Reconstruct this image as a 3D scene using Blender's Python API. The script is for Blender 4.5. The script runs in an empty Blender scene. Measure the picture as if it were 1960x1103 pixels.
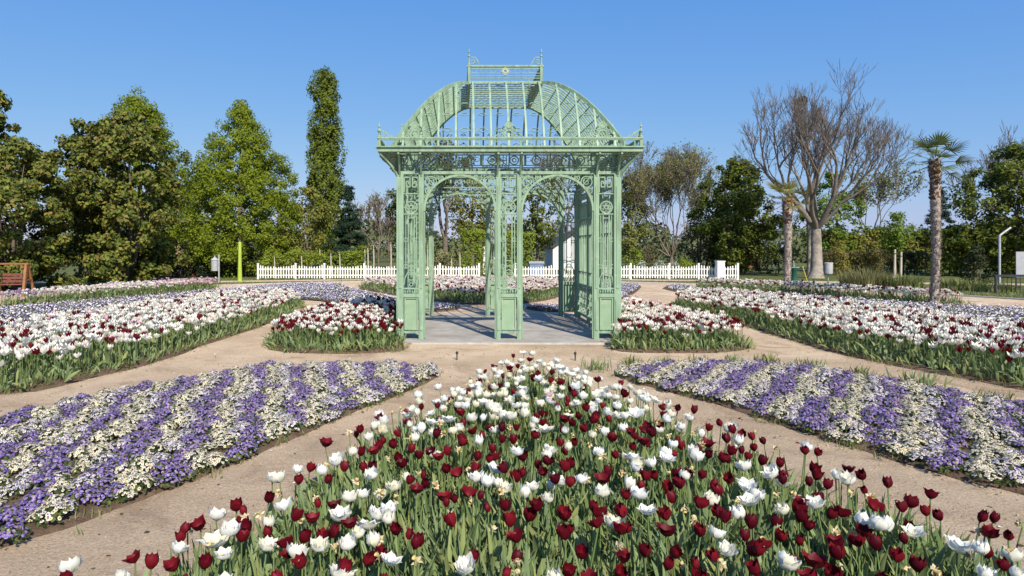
import bpy, math, random
import numpy as np
from math import sin, cos, pi, radians, sqrt
from mathutils import Matrix, Vector
random.seed(7)
rng = np.random.default_rng(7)
scene = bpy.context.scene
col = scene.collection

# ------------------------------------------------------------------ camera
cam_data = bpy.data.cameras.new('camera')
cam = bpy.data.objects.new('camera', cam_data)
col.objects.link(cam)
cam.location = (0, 0, 1.9)
cam.rotation_euler = (pi/2, 0, 0)
cam_data.sensor_width = 36
cam_data.lens = 36*1240/1960
cam_data.shift_x = 0.052
cam_data.shift_y = -0.040
cam_data.clip_end = 3000
scene.camera = cam
# ------------------------------------------------------------------ sky and sun
SUN_EL, SUN_AZ = radians(42), radians(162)      # azimuth clockwise from +Y
world = bpy.data.worlds.new('World')
scene.world = world
world.use_nodes = True
wn = world.node_tree.nodes
sky = wn.new('ShaderNodeTexSky')
sky.sky_type = 'NISHITA'
sky.sun_disc = False
sky.sun_elevation = SUN_EL
sky.sun_rotation = SUN_AZ
sky.air_density = 1.2
sky.dust_density = 0.35
sky.ozone_density = 3.0
# film response of the photograph to the blue of the sky, the same over the whole dome
_sep = wn.new('ShaderNodeSeparateColor'); _com = wn.new('ShaderNodeCombineColor'); _lk = world.node_tree.links
_lk.new(sky.outputs[0], _sep.inputs[0])
for _i, (_c, _p) in enumerate(((.70, .95), (1.60, .60), (5.05, .20))):
    _pw = wn.new('ShaderNodeMath'); _pw.operation = 'POWER'; _pw.inputs[1].default_value = _p
    _mu = wn.new('ShaderNodeMath'); _mu.operation = 'MULTIPLY'; _mu.inputs[1].default_value = _c
    _lk.new(_sep.outputs[_i], _pw.inputs[0]); _lk.new(_pw.outputs[0], _mu.inputs[0]); _lk.new(_mu.outputs[0], _com.inputs[_i])
_lk.new(_com.outputs[0], wn['Background'].inputs[0])
wn['Background'].inputs[1].default_value = 0.084
sun_data = bpy.data.lights.new('sun', 'SUN')
sun_data.energy = 5.0
sun_data.angle = radians(0.5)
sun_data.color = (1, .925, .80)
sun = bpy.data.objects.new('sun', sun_data)
col.objects.link(sun)
sun.rotation_euler = Vector((-sin(SUN_AZ)*cos(SUN_EL), -cos(SUN_AZ)*cos(SUN_EL), -sin(SUN_EL))).to_track_quat('-Z', 'Y').to_euler()
scene.view_settings.view_transform = 'Standard'
scene.view_settings.look = 'None'
scene.view_settings.exposure = 0.43
scene.view_settings.gamma = 1.0

# ------------------------------------------------------------------ helpers
def tag(o, label=None, cat=None, group=None, kind=None):
    if label: o['label'] = label
    if cat: o['category'] = cat
    if group: o['group'] = group
    if kind: o['kind'] = kind
    return o

def empty(name, loc=(0, 0, 0), rz=0):
    o = bpy.data.objects.new(name, None)
    o.empty_display_size = .2
    col.objects.link(o)
    o.location = loc
    o.rotation_euler = (0, 0, rz)
    return o

def mk(name, me, parent=None, loc=(0, 0, 0), rot=(0, 0, 0), scale=None):
    o = bpy.data.objects.new(name, me)
    col.objects.link(o)
    o.parent = parent
    o.location = loc
    o.rotation_euler = rot
    if scale: o.scale = scale if hasattr(scale, '__len__') else (scale,)*3
    return o

def unit(v):
    v = np.asarray(v, float)
    return v/(np.linalg.norm(v)+1e-12)

BOXF = np.array([[0, 3, 2, 1], [4, 5, 6, 7], [0, 1, 5, 4], [1, 2, 6, 5], [2, 3, 7, 6], [3, 0, 4, 7]])

class MB:
    def __init__(s):
        s.V = []; s.L = []; s.T = []; s.M = []; s.n = 0
    def add(s, V, F, mi=0):
        V = np.asarray(V, float).reshape(-1, 3); F = np.asarray(F, int)
        s.V.append(V); s.L.append((F+s.n).ravel())
        s.T.append(np.full(len(F), F.shape[1])); s.M.append(np.full(len(F), mi) if np.isscalar(mi) else np.asarray(mi))
        s.n += len(V)
    def box(s, c, d, mi=0, R=None):
        x, y, z = np.asarray(d)/2
        V = np.array([[-x, -y, -z], [x, -y, -z], [x, y, -z], [-x, y, -z], [-x, -y, z], [x, -y, z], [x, y, z], [-x, y, z]])
        if R is not None: V = V @ np.asarray(R).T
        s.add(V+np.asarray(c), BOXF, mi)
    def sweep(s, P, w, d, N=(0, -1, 0), closed=False, mi=0):
        P = np.asarray(P, float); n = len(P); N = unit(N)
        T = (np.roll(P, -1, 0)-np.roll(P, 1, 0))
        if not closed:
            T[0] = P[1]-P[0]; T[-1] = P[-1]-P[-2]
        T /= np.linalg.norm(T, axis=1)[:, None]+1e-12
        S = np.cross(N, T); S /= np.linalg.norm(S, axis=1)[:, None]+1e-12
        Nn = np.cross(T, S)
        w = np.broadcast_to(np.asarray(w, float), (n,))[:, None]
        V = np.stack([P-S*w/2-Nn*d/2, P+S*w/2-Nn*d/2, P+S*w/2+Nn*d/2, P-S*w/2+Nn*d/2], 1).reshape(-1, 3)
        F = []
        for i in range(n if closed else n-1):
            j = (i+1) % n
            for k in range(4):
                F.append([4*i+k, 4*i+(k+1) % 4, 4*j+(k+1) % 4, 4*j+k])
        if not closed:
            F += [[3, 2, 1, 0], [4*n-4, 4*n-3, 4*n-2, 4*n-1]]
        s.add(V, F, mi)
    def bar(s, a, b, w, d=None, N=(0, -1, 0), mi=0):
        s.sweep([a, b], w, d or w, N, False, mi)
    def ring(s, c, r, w, d, N=(0, -1, 0), k=14, mi=0, a0=0, a1=2*pi):
        N = unit(N); up = np.array([0, 0, 1.]) if abs(N[2]) < .9 else np.array([0, 1., 0])
        U = unit(np.cross(up, N)); W = np.cross(N, U)
        full = abs(a1-a0-2*pi) < 1e-6
        A = np.linspace(a0, a1, k+1)[:-1] if full else np.linspace(a0, a1, k)
        rr = r if not np.isscalar(r) else np.full(len(A), r)
        P = np.asarray(c)+np.outer(np.cos(A)*rr, U)+np.outer(np.sin(A)*rr, W)
        s.sweep(P, w, d, N, full, mi)
    def spiral(s, c, r0, r1, a0, turns, w, d, N=(0, -1, 0), k=18, mi=0):
        s.ring(c, np.linspace(r0, r1, k), w, d, N, k, mi, a0, a0+turns*2*pi)
    def tube(s, P, r, k=6, mi=0, cap=True):
        P = np.asarray(P, float); n = len(P)
        r = np.broadcast_to(np.asarray(r, float), (n,))
        T = np.gradient(P, axis=0) if n > 2 else np.array([P[1]-P[0]]*2)
        T /= np.linalg.norm(T, axis=1)[:, None]+1e-12
        ref = np.array([0, 0, 1.]) if abs(T[0][2]) < .9 else np.array([1., 0, 0])
        U = np.cross(ref, T); U /= np.linalg.norm(U, axis=1)[:, None]+1e-12
        W = np.cross(T, U)
        A = np.arange(k)*2*pi/k
        V = (P[:, None, :]+r[:, None, None]*(np.cos(A)[None, :, None]*U[:, None, :]+np.sin(A)[None, :, None]*W[:, None, :])).reshape(-1, 3)
        i = np.arange(n-1)[:, None]; j = np.arange(k)[None, :]
        F = np.stack([i*k+j, i*k+(j+1) % k, (i+1)*k+(j+1) % k, (i+1)*k+j], -1).reshape(-1, 4)
        s.add(V, F, mi)
        if cap:
            s.add(V[-k:], [list(range(k))], mi)
    def lathe(s, prof, k=16, c=(0, 0, 0), mi=0):
        A = np.arange(k)*2*pi/k
        V = np.array([[r*cos(a)+c[0], r*sin(a)+c[1], z+c[2]] for r, z in prof for a in A])
        F = [[i*k+j, i*k+(j+1) % k, (i+1)*k+(j+1) % k, (i+1)*k+j] for i in range(len(prof)-1) for j in range(k)]
        s.add(V, F, mi)
    def poly(s, P, mi=0):
        s.add(P, [list(range(len(P)))], mi)
    def inst(s, V, F, pos, R, mi=0):
        """many transformed copies: R (N,3,3) already scaled"""
        V = np.asarray(V); F = np.asarray(F); N = len(pos)
        if N == 0: return
        VV = (np.einsum('nij,vj->nvi', R, V)+np.asarray(pos)[:, None, :]).reshape(-1, 3)
        FF = (F[None]+(np.arange(N)*len(V))[:, None, None]).reshape(-1, F.shape[1])
        s.add(VV, FF, mi if np.isscalar(mi) else np.repeat(np.asarray(mi), len(F)))
    def mesh(s, name, mats, smooth=False):
        me = bpy.data.meshes.new(name)
        V = np.concatenate(s.V); L = np.concatenate(s.L).astype(np.int32)
        T = np.concatenate(s.T).astype(np.int32); M = np.concatenate(s.M).astype(np.int32)
        me.vertices.add(len(V)); me.vertices.foreach_set('co', V.astype(np.float32).ravel())
        me.loops.add(len(L)); me.loops.foreach_set('vertex_index', L)
        me.polygons.add(len(T))
        me.polygons.foreach_set('loop_start', np.concatenate([[0], np.cumsum(T)[:-1]]).astype(np.int32))
        for m in (mats if isinstance(mats, (list, tuple)) else [mats]): me.materials.append(m)
        me.polygons.foreach_set('material_index', M)
        me.polygons.foreach_set('use_smooth', np.full(len(T), bool(smooth)))
        me.update(calc_edges=True)
        return me
    def build(s, name, mats, parent=None, loc=(0, 0, 0), rot=(0, 0, 0), smooth=False):
        return mk(name, s.mesh(name, mats, smooth), parent, loc, rot)

def rots(yaw, tilt_ax, tilt, scale):
    """rotation matrices: yaw about z, then tilt about a horizontal axis"""
    N = len(yaw); c, s_ = np.cos(yaw), np.sin(yaw)
    Z = np.zeros((N, 3, 3)); Z[:, 0, 0] = c; Z[:, 0, 1] = -s_; Z[:, 1, 0] = s_; Z[:, 1, 1] = c; Z[:, 2, 2] = 1
    ax = np.stack([np.cos(tilt_ax), np.sin(tilt_ax), np.zeros(N)], 1)
    K = np.zeros((N, 3, 3))
    K[:, 0, 1] = -ax[:, 2]; K[:, 0, 2] = ax[:, 1]; K[:, 1, 0] = ax[:, 2]; K[:, 1, 2] = -ax[:, 0]; K[:, 2, 0] = -ax[:, 1]; K[:, 2, 1] = ax[:, 0]
    Rm = np.eye(3)+np.sin(tilt)[:, None, None]*K+(1-np.cos(tilt))[:, None, None]*(K @ K)
    return (Rm @ Z)*np.asarray(scale).reshape(-1, 1, 1)

def inside(P, poly):
    P = np.asarray(P); x, y = P[:, 0], P[:, 1]; r = np.zeros(len(P), bool); n = len(poly)
    for i in range(n):
        x0, y0 = poly[i]; x1, y1 = poly[(i+1) % n]
        if y0 == y1: continue
        c = ((y0 > y) != (y1 > y)) & (x < (x1-x0)*(y-y0)/(y1-y0)+x0)
        r ^= c
    return r

def smooth_poly(poly, it=2):
    P = np.asarray(poly, float)
    for _ in range(it):
        Q = np.roll(P, -1, 0)
        P = np.stack([.75*P+.25*Q, .25*P+.75*Q], 1).reshape(-1, 2)
    return P

def scatter(poly, spacing, jitter=.45, gen=None):
    g = gen or rng
    P = np.asarray(poly); x0, y0 = P.min(0); x1, y1 = P.max(0)
    xs = np.arange(x0, x1, spacing); ys = np.arange(y0, y1, spacing*.87)
    X, Y = np.meshgrid(xs, ys); X[1::2] += spacing/2
    Q = np.stack([X.ravel(), Y.ravel()], 1)
    Q += g.uniform(-jitter, jitter, Q.shape)*spacing
    return Q[inside(Q, P)]

# ------------------------------------------------------------------ materials
def mat(name, rough=.6, spec=.3):
    m = bpy.data.materials.new(name); m.use_nodes = True
    nt = m.node_tree; b = nt.nodes['Principled BSDF']
    b.inputs['Roughness'].default_value = rough
    b.inputs['Specular IOR Level'].default_value = spec
    return m, nt, b

def ramp(nt, fac, stops):
    r = nt.nodes.new('ShaderNodeValToRGB'); e = r.color_ramp.elements
    while len(e) < len(stops): e.new(.5)
    for k, (p, c) in enumerate(stops):
        e[k].position = p; e[k].color = (*c, 1)
    nt.links.new(fac, r.inputs[0])
    return r.outputs[0]

def noise(nt, scale, detail=5, rough=.6, coord='Object', dist=0):
    tc = nt.nodes.new('ShaderNodeTexCoord'); t = nt.nodes.new('ShaderNodeTexNoise')
    t.inputs['Scale'].default_value = scale; t.inputs['Detail'].default_value = detail
    t.inputs['Roughness'].default_value = rough; t.inputs['Distortion'].default_value = dist
    nt.links.new(tc.outputs[coord], t.inputs['Vector'])
    return t.outputs['Fac']

def mixc(nt, fac, a, b, mode='MIX'):
    m = nt.nodes.new('ShaderNodeMix'); m.data_type = 'RGBA'; m.blend_type = mode
    for s_, v in ((m.inputs[0], fac), (m.inputs[6], a), (m.inputs[7], b)):
        if hasattr(v, 'links'): nt.links.new(v, s_)
        elif np.isscalar(v): s_.default_value = v
        else: s_.default_value = (*v, 1)
    return m.outputs[2]

def bump(nt, b, h, strength=.4, dist=.02):
    n = nt.nodes.new('ShaderNodeBump'); n.inputs['Strength'].default_value = strength; n.inputs['Distance'].default_value = dist
    nt.links.new(h, n.inputs['Height']); nt.links.new(n.outputs[0], b.inputs['Normal'])

def noisy(name, c0, c1, scale=8, rough=.7, spec=.25, detail=6, bmp=0, bscale=None, bdist=.02, third=None, coord='Object'):
    m, nt, b = mat(name, rough, spec)
    n = noise(nt, scale, detail, coord=coord)
    c = ramp(nt, n, [(.32, c0), (.68, c1)])
    if third:
        n2 = noise(nt, third[1], 4, coord=coord)
        f = ramp(nt, n2, [(.48, (0, 0, 0)), (.62, (1, 1, 1))])
        c = mixc(nt, f, c, third[0])
    nt.links.new(c, b.inputs['Base Color'])
    if bmp: bump(nt, b, noise(nt, bscale or scale*3, 6, coord=coord), bmp, bdist)
    return m

def leafy(name, cols, trans=.25, rough=.5, spec=.3, source='island', grain=True):
    """thin leaf/petal: per-leaf colour from a ramp, some light passing through"""
    m, nt, b = mat(name, max(rough, .5), spec*.4)
    if source == 'island':
        fac = nt.nodes.new('ShaderNodeNewGeometry').outputs['Random Per Island']
    else:
        fac = nt.nodes.new('ShaderNodeObjectInfo').outputs['Random']
    n = len(cols)
    c = ramp(nt, fac, [(i/(max(n-1, 1)), cc) for i, cc in enumerate(cols)])
    nt.links.new(c, b.inputs['Base Color'])
    if trans:
        t = nt.nodes.new('ShaderNodeBsdfTranslucent'); nt.links.new(c, t.inputs[0])
        mx = nt.nodes.new('ShaderNodeMixShader'); mx.inputs[0].default_value = trans
        nt.links.new(b.outputs[0], mx.inputs[1]); nt.links.new(t.outputs[0], mx.inputs[2])
        nt.links.new(mx.outputs[0], nt.nodes['Material Output'].inputs[0])
    return m

M = {}
m, nt, b = mat('sand', .95, .1)
c = ramp(nt, noise(nt, 1.1, 9), [(.32, (.49, .36, .235)), (.68, (.62, .48, .33))])
f = ramp(nt, noise(nt, .45, 4), [(.48, (0, 0, 0)), (.62, (1, 1, 1))]); c = mixc(nt, f, c, (.45, .335, .22))
f = ramp(nt, noise(nt, .8, 7, .7, dist=1.5), [(.50, (0, 0, 0)), (.66, (1, 1, 1))]); c = mixc(nt, f, c, (.36, .26, .17))
c = mixc(nt, .75, c, ramp(nt, noise(nt, 48, 4, .85), [(.33, (.50, .48, .45)), (.49, (1.12, 1.12, 1.12)), (.68, (1.6, 1.58, 1.54))]), 'MULTIPLY')
nt.links.new(c, b.inputs['Base Color']); bump(nt, b, noise(nt, 11, 12, .82), 1.0, .05); M['sand'] = m
M['gravel'] = noisy('gravel', (.28, .26, .235), (.41, .38, .34), 2.2, .95, .1, 9, .5, 70, .012, third=((.27, .245, .21), .9))
M['soil'] = noisy('soil', (.085, .055, .036), (.17, .115, .078), 9, .95, .1, 8, .9, 40, .03)
M['lawn'] = noisy('lawn', (.065, .09, .025), (.12, .145, .045), 3, .9, .1, 8, .8, 60, .05, third=((.17, .15, .07), .9))
M['kerb'] = noisy('kerb', (.36, .33, .29), (.5, .46, .41), 6, .9, .1)
# paint of the pavilion: pale green, faded and a little dirty
m, nt, b = mat('green_paint', .45, .35)
c = ramp(nt, noise(nt, 2.2, 6), [(.3, (.21, .32, .215)), (.7, (.27, .39, .27))])
d = ramp(nt, noise(nt, 14, 7), [(.56, (0, 0, 0)), (.75, (1, 1, 1))])
c = mixc(nt, d, c, (.36, .45, .32))
tc = nt.nodes.new('ShaderNodeTexCoord'); mp = nt.nodes.new('ShaderNodeMapping'); mp.inputs['Scale'].default_value = (9, 9, .9); nt.links.new(tc.outputs['Object'], mp.inputs[0])
ns = nt.nodes.new('ShaderNodeTexNoise'); ns.inputs['Scale'].default_value = 1.6; ns.inputs['Detail'].default_value = 6; nt.links.new(mp.outputs[0], ns.inputs['Vector'])
c = mixc(nt, ramp(nt, ns.outputs['Fac'], [(.46, (0, 0, 0)), (.68, (.85, .85, .85))]), c, (.155, .225, .135))
c = mixc(nt, ramp(nt, noise(nt, 9, 8, .75), [(.61, (0, 0, 0)), (.68, (.8, .8, .8))]), c, (.20, .12, .065))
nt.links.new(c, b.inputs['Base Color'])
bump(nt, b, noise(nt, 40, 4), .15, .004); M['green'] = m
M['green_panel'] = noisy('green_panel_paint', (.20, .31, .195), (.26, .375, .24), 4, .55, .3, 6, .1, 30, .004, third=((.30, .38, .26), 2.5))
M['gilt'] = noisy('gilt', (.42, .44, .16), (.50, .50, .24), 20, .4, .5)
M['white_paint'] = noisy('white_paint', (.66, .65, .62), (.82, .82, .80), 5, .6, .25, 7, .1, 40, .005, third=((.55, .53, .48), 1.3))
M['bark'] = noisy('bark', (.11, .085, .065), (.2, .165, .13), 7, .9, .1, 8, .9, 18, .05)
M['bark_grey'] = noisy('pale_bark', (.25, .215, .175), (.42, .37, .315), 3.2, .9, .1, 8, .8, 14, .05, third=((.19, .16, .13), 2.2))
M['twig'] = noisy('twig_bark', (.13, .11, .095), (.23, .195, .165), 5, .9, .1)
M['twig_red'] = noisy('reddish_twig_bark', (.15, .12, .095), (.24, .195, .155), 5, .9, .1)
M['fibre'] = noisy('palm_fibre', (.24, .20, .17), (.50, .43, .37), 14, .95, .1, 8, .9, 40, .03)
M['fibre_dark'] = noisy('palm_fibre_brown', (.10, .05, .028), (.2, .11, .06), 14, .95, .1, 8, .9, 40, .03)
M['brick'] = noisy('brick_red', (.11, .035, .022), (.21, .075, .045), 7, .9, .1)
M['mortar'] = noisy('mortar', (.28, .25, .22), (.38, .34, .30), 20, .95, .1)
M['wood_orange'] = noisy('stained_wood', (.20, .085, .03), (.33, .15, .055), 9, .6, .3, 7, .3, 60, .005)
M['wood_red'] = noisy('reddish_wood', (.13, .045, .035), (.22, .075, .055), 9, .6, .3)
M['lime'] = noisy('lime_paint', (.30, .40, .05), (.38, .48, .07), 5, .4, .4)
M['galv'] = noisy('galvanised_metal', (.30, .31, .32), (.44, .45, .46), 8, .4, .5)
M['dark_green'] = noisy('dark_green_paint', (.01, .065, .045), (.02, .10, .07), 6, .4, .4)
M['dark_metal'] = noisy('dark_metal', (.02, .022, .022), (.045, .048, .048), 6, .5, .4)
M['dark_roof'] = noisy('dark_roof', (.05, .05, .055), (.09, .09, .095), 6, .8, .2)
M['white_wall'] = noisy('white_render', (.66, .67, .68), (.78, .78, .78), 2, .9, .1)
M['blue_panel'] = noisy('blue_panel', (.14, .19, .30), (.2, .26, .38), 4, .5, .3)
M['yellow'] = noisy('yellow_paint', (.55, .47, .06), (.65, .56, .1), 9, .5, .3)
M['window'] = noisy('window_glass', (.05, .07, .09), (.09, .11, .13), 2, .1, .6)
M['pole_wood'] = noisy('pale_stake_wood', (.40, .34, .26), (.55, .48, .38), 9, .8, .2)
M['board'] = noisy('pale_board', (.30, .31, .34), (.36, .37, .40), 3, .6, .3)

# flowers
M['red'] = leafy('dark_red_petal', [(.07, .003, .009), (.11, .004, .011), (.15, .006, .014), (.21, .010, .018)], .32, .38, .4, 'object')
M['red_i'] = leafy('dark_red_petals', [(.085, .003, .009), (.12, .004, .012), (.18, .008, .016)], .22, .4, .4)
M['white'] = leafy('white_petal', [(.80, .78, .66), (.83, .83, .79), (.82, .80, .72), (.80, .76, .58), (.83, .83, .80)], .35, .5, .3, 'object')
M['white_i'] = leafy('white_petals', [(.82, .78, .64), (.84, .82, .74), (.82, .75, .66), (.84, .83, .76)], .25, .5, .3)
M['pink_i'] = leafy('pink_petals', [(.78, .42, .52), (.76, .52, .58), (.80, .62, .64), (.70, .34, .48)], .25, .5, .3)
M['mauve_i'] = leafy('mauve_petals', [(.42, .22, .42), (.55, .38, .55), (.6, .48, .6), (.35, .15, .33)], .25, .5, .3)
M['blush_i'] = leafy('blush_petals', [(.82, .62, .52), (.82, .72, .60), (.83, .77, .66)], .25, .5, .3)
M['stamen'] = leafy('stamen', [(.45, .33, .05), (.5, .4, .1)], 0)
TL = [(.10, .15, .05), (.18, .25, .09), (.235, .30, .135), (.165, .235, .115), (.285, .32, .115)]
M['tleaf'] = leafy('tulip_leaf', TL, .22, .42, .4, 'object')
M['tleaf_i'] = leafy('tulip_leaves', TL+[(.25, .255, .10)], .30, .42, .4)
M['stem'] = leafy('flower_stem', [(.12, .18, .06), (.16, .21, .08)], 0, .5, .3, 'object')
M['stem_i'] = leafy('flower_stems', [(.12, .18, .06), (.16, .21, .08)], 0, .5, .3)
M['daff'] = leafy('faded_petal', [(.66, .54, .32), (.74, .66, .46), (.58, .42, .22), (.78, .74, .60)], .2, .6, .2)
M['daff_c'] = leafy('faded_trumpet', [(.60, .42, .14), (.66, .52, .24)], .2, .6, .2)
M['v_purple'] = leafy('purple_viola_petal', [(.10, .055, .31), (.19, .12, .46), (.34, .26, .58), (.13, .075, .37), (.52, .46, .67), (.22, .15, .49)], .15, .6, .2)
M['v_lilac'] = leafy('lilac_viola_petal', [(.56, .50, .66), (.74, .71, .75), (.80, .78, .78), (.46, .38, .58), (.80, .79, .76), (.78, .76, .76)], .15, .6, .2)
M['v_cream'] = leafy('cream_viola_petal', [(.76, .75, .66), (.80, .79, .72), (.74, .72, .58), (.70, .60, .32), (.78, .76, .74)], .15, .6, .2)
M['v_eye'] = leafy('viola_eye', [(.45, .33, .03), (.12, .05, .2)], 0)
M['v_leaf'] = leafy('viola_leaf', [(.045, .075, .025), (.075, .11, .035), (.11, .13, .045)], .15, .6, .2)
M['weed'] = leafy('weed_leaf', [(.10, .15, .04), (.15, .20, .06), (.22, .23, .09), (.3, .27, .13)], .2, .6, .2)
# foliage
M['magnolia'] = leafy('magnolia_leaf', [(.05, .085, .014), (.12, .155, .024), (.25, .245, .05), (.07, .11, .018), (.24, .155, .05), (.165, .19, .034), (.03, .05, .012), (.105, .14, .022)], .25, .45, .3)
M['hornbeam'] = leafy('hornbeam_leaf', [(.15, .20, .016), (.235, .29, .022), (.31, .36, .038), (.115, .16, .015)], .5, .5, .3)
M['poplar'] = leafy('poplar_leaf', [(.095, .13, .018), (.145, .185, .025), (.20, .235, .04)], .35, .45, .3)
M['bronze'] = leafy('bronze_leaf', [(.15, .17, .028), (.22, .215, .04), (.125, .16, .028), (.25, .19, .05), (.17, .20, .03)], .25, .5, .3)
M['conifer'] = leafy('conifer_needles', [(.012, .03, .018), (.022, .045, .024), (.03, .055, .03)], .05, .6, .2)
M['lime_leaf'] = leafy('young_leaf', [(.13, .20, .025), (.17, .24, .035), (.10, .16, .025)], .35, .5, .3)
M['chestnut'] = leafy('chestnut_leaf', [(.075, .105, .014), (.12, .155, .02), (.18, .215, .03), (.045, .065, .012), (.14, .13, .03)], .3, .45, .35)
M['dark_leaf'] = leafy('dark_leaf', [(.05, .07, .014), (.085, .105, .02), (.13, .145, .03), (.05, .07, .016)], .25, .45, .35)
M['willow'] = leafy('sprouting_leaf', [(.19, .205, .05), (.25, .26, .07), (.15, .165, .05)], .3, .5, .2)
M['hedge'] = leafy('hedge_leaf', [(.12, .17, .018), (.18, .23, .025), (.23, .28, .035)], .2, .5, .3)
M['hedge_brown'] = leafy('brown_hedge_leaf', [(.09, .07, .035), (.12, .085, .045), (.10, .10, .04), (.07, .06, .03)], .15, .6, .2)
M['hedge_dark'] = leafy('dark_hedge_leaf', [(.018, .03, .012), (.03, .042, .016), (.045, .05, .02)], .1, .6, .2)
M['grass_tall'] = leafy('ornamental_grass', [(.16, .17, .06), (.26, .23, .11), (.11, .15, .05), (.34, .28, .16)], .2, .6, .2)
M['palm'] = leafy('palm_frond', [(.07, .10, .025), (.10, .135, .035), (.15, .165, .05)], .2, .4, .4)
M['palm_y'] = leafy('yellowish_palm_frond', [(.16, .16, .045), (.22, .20, .06), (.13, .14, .04)], .2, .4, .4)
M['palm_fl'] = leafy('palm_flower', [(.45, .27, .06), (.55, .36, .1)], .1)
M['white_bloom'] = leafy('white_shrub_blossom', [(.10, .14, .05), (.7, .7, .66), (.14, .18, .06), (.6, .62, .55), (.07, .10, .03), (.8, .8, .78)], .2)
M['orange_bloom'] = leafy('orange_shrub_leaf', [(.22, .15, .03), (.15, .17, .035), (.27, .17, .04), (.12, .15, .03), (.14, .17, .03)], .2)
M['far_leaf'] = leafy('far_foliage', [(.08, .105, .045), (.12, .14, .065), (.16, .16, .08)], .15, .6, .2)

# ================================================================== GROUND
CX, CY = 1.03, 15.62          # middle of the round garden: the pavilion
def disc(R, n=128, c=(CX, CY)):
    return np.array([[c[0]+R*cos(a), c[1]+R*sin(a)] for a in np.arange(n)*2*pi/n])

def sheet(name, poly, z, m, kind='structure'):
    mb = MB(); mb.poly([(x, y, z) for x, y in poly])
    return tag(mb.build(name, m), kind=kind)

sheet('ground', [(-900, -300), (900, -300), (900, 1500), (-900, 1500)], -.012, M['lawn'])
sheet('path', disc(20.6), 0, M['sand'])
sheet('path_beyond', [(-60, 31.0), (-14, 34.6), (-6, 37.0), (9, 37.2), (17, 35.2), (30, 31.5), (60, 28), (60, 30.2), (30, 33.6), (17, 37.0), (9, 38.6), (-6, 38.6), (-14, 36.4), (-60, 33.4)], -.006, M['sand'])
sheet('path_left', [(-15, 24.5), (-60, 20), (-60, 22.5), (-15.5, 27.5)], -.004, M['gravel'])
# kerb ring
mb = MB()
a = np.linspace(0, 2*pi, 129)[:-1]
mb.sweep([(CX+20.7*cos(t), CY+20.7*sin(t), .01) for t in a], .14, .08, (0, 0, 1), True)
tag(mb.build('kerb', M['kerb']), kind='structure')
# pavilion floor
sheet('pavilion_floor', [(CX-2.0, 12.75), (CX+2.05, 12.7), (CX+2.5, 13.3), (CX+2.6, 18.4), (CX-2.6, 18.5), (CX-2.5, 13.3)], .006, M['gravel'])
mb = MB(); mb.bar((CX-1.95, 12.7, .012), (CX+1.95, 12.66, .012), .09, .03, (0, 0, 1))
tag(mb.build('kerb_strip', M['kerb']), kind='structure')

BED = {
 'front': [(.90, 8.75), (.42, 8.0), (-.02, 6.9), (-.55, 6.0), (-.92, 5.2), (-1.08, 4.3), (-1.3, 3.6), (-1.72, 2.9), (-2.25, 2.0), (-2.5, 1.1), (4.2, 1.1), (3.75, 2.0), (3.15, 3.0), (2.78, 3.8), (2.42, 4.8), (2.08, 5.8), (1.85, 6.6), (1.5, 7.6)],
 'left': [(-9.4, 8.0), (-5.75, 8.05), (-5.25, 9.5), (-4.9, 11.0), (-4.95, 12.6), (-4.75, 14.5), (-4.7, 17.5), (-4.8, 20.5), (-5.6, 22.3), (-7.2, 22.8), (-8.3, 19), (-8.6, 14.5), (-8.9, 11.0)],
 'right': [(7.7, 8.0), (11.5, 7.9), (11.2, 11.2), (10.9, 14.5), (10.3, 18.5), (9.7, 22.0), (8.5, 22.8), (6.7, 21.0), (6.3, 18.5), (6.9, 15.8), (6.8, 13.8), (6.7, 11.4), (7.2, 9.6)],
 'left_far': [(-14.1, 19.9), (-12.7, 23), (-10.5, 28.6), (-11.4, 30.6), (-13.6, 27.6), (-15.2, 21.0)],
 'right_far': [(15.9, 20.2), (16.9, 21.2), (14.4, 27.0), (11.6, 31.0), (10.4, 29.2), (12.6, 26.5)],
 'flank_left': [(-3.6, 11.6), (-1.0, 11.55), (-1.05, 12.6), (-1.45, 13.3), (-1.45, 18.2), (-2.6, 18.6), (-3.35, 17.0), (-3.85, 13.8)],
 'flank_right': [(2.75, 11.6), (5.35, 11.65), (5.75, 13.2), (5.3, 16.2), (4.7, 18.4), (3.55, 18.4), (3.55, 13.3), (2.95, 12.7)],
 'back': [(-5.3, 31.0), (-3.2, 26.6), (-.7, 22.2), (1.1, 20.8), (2.8, 22.2), (4.6, 26.8), (5.7, 31.0), (.2, 32.6)],
}
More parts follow.
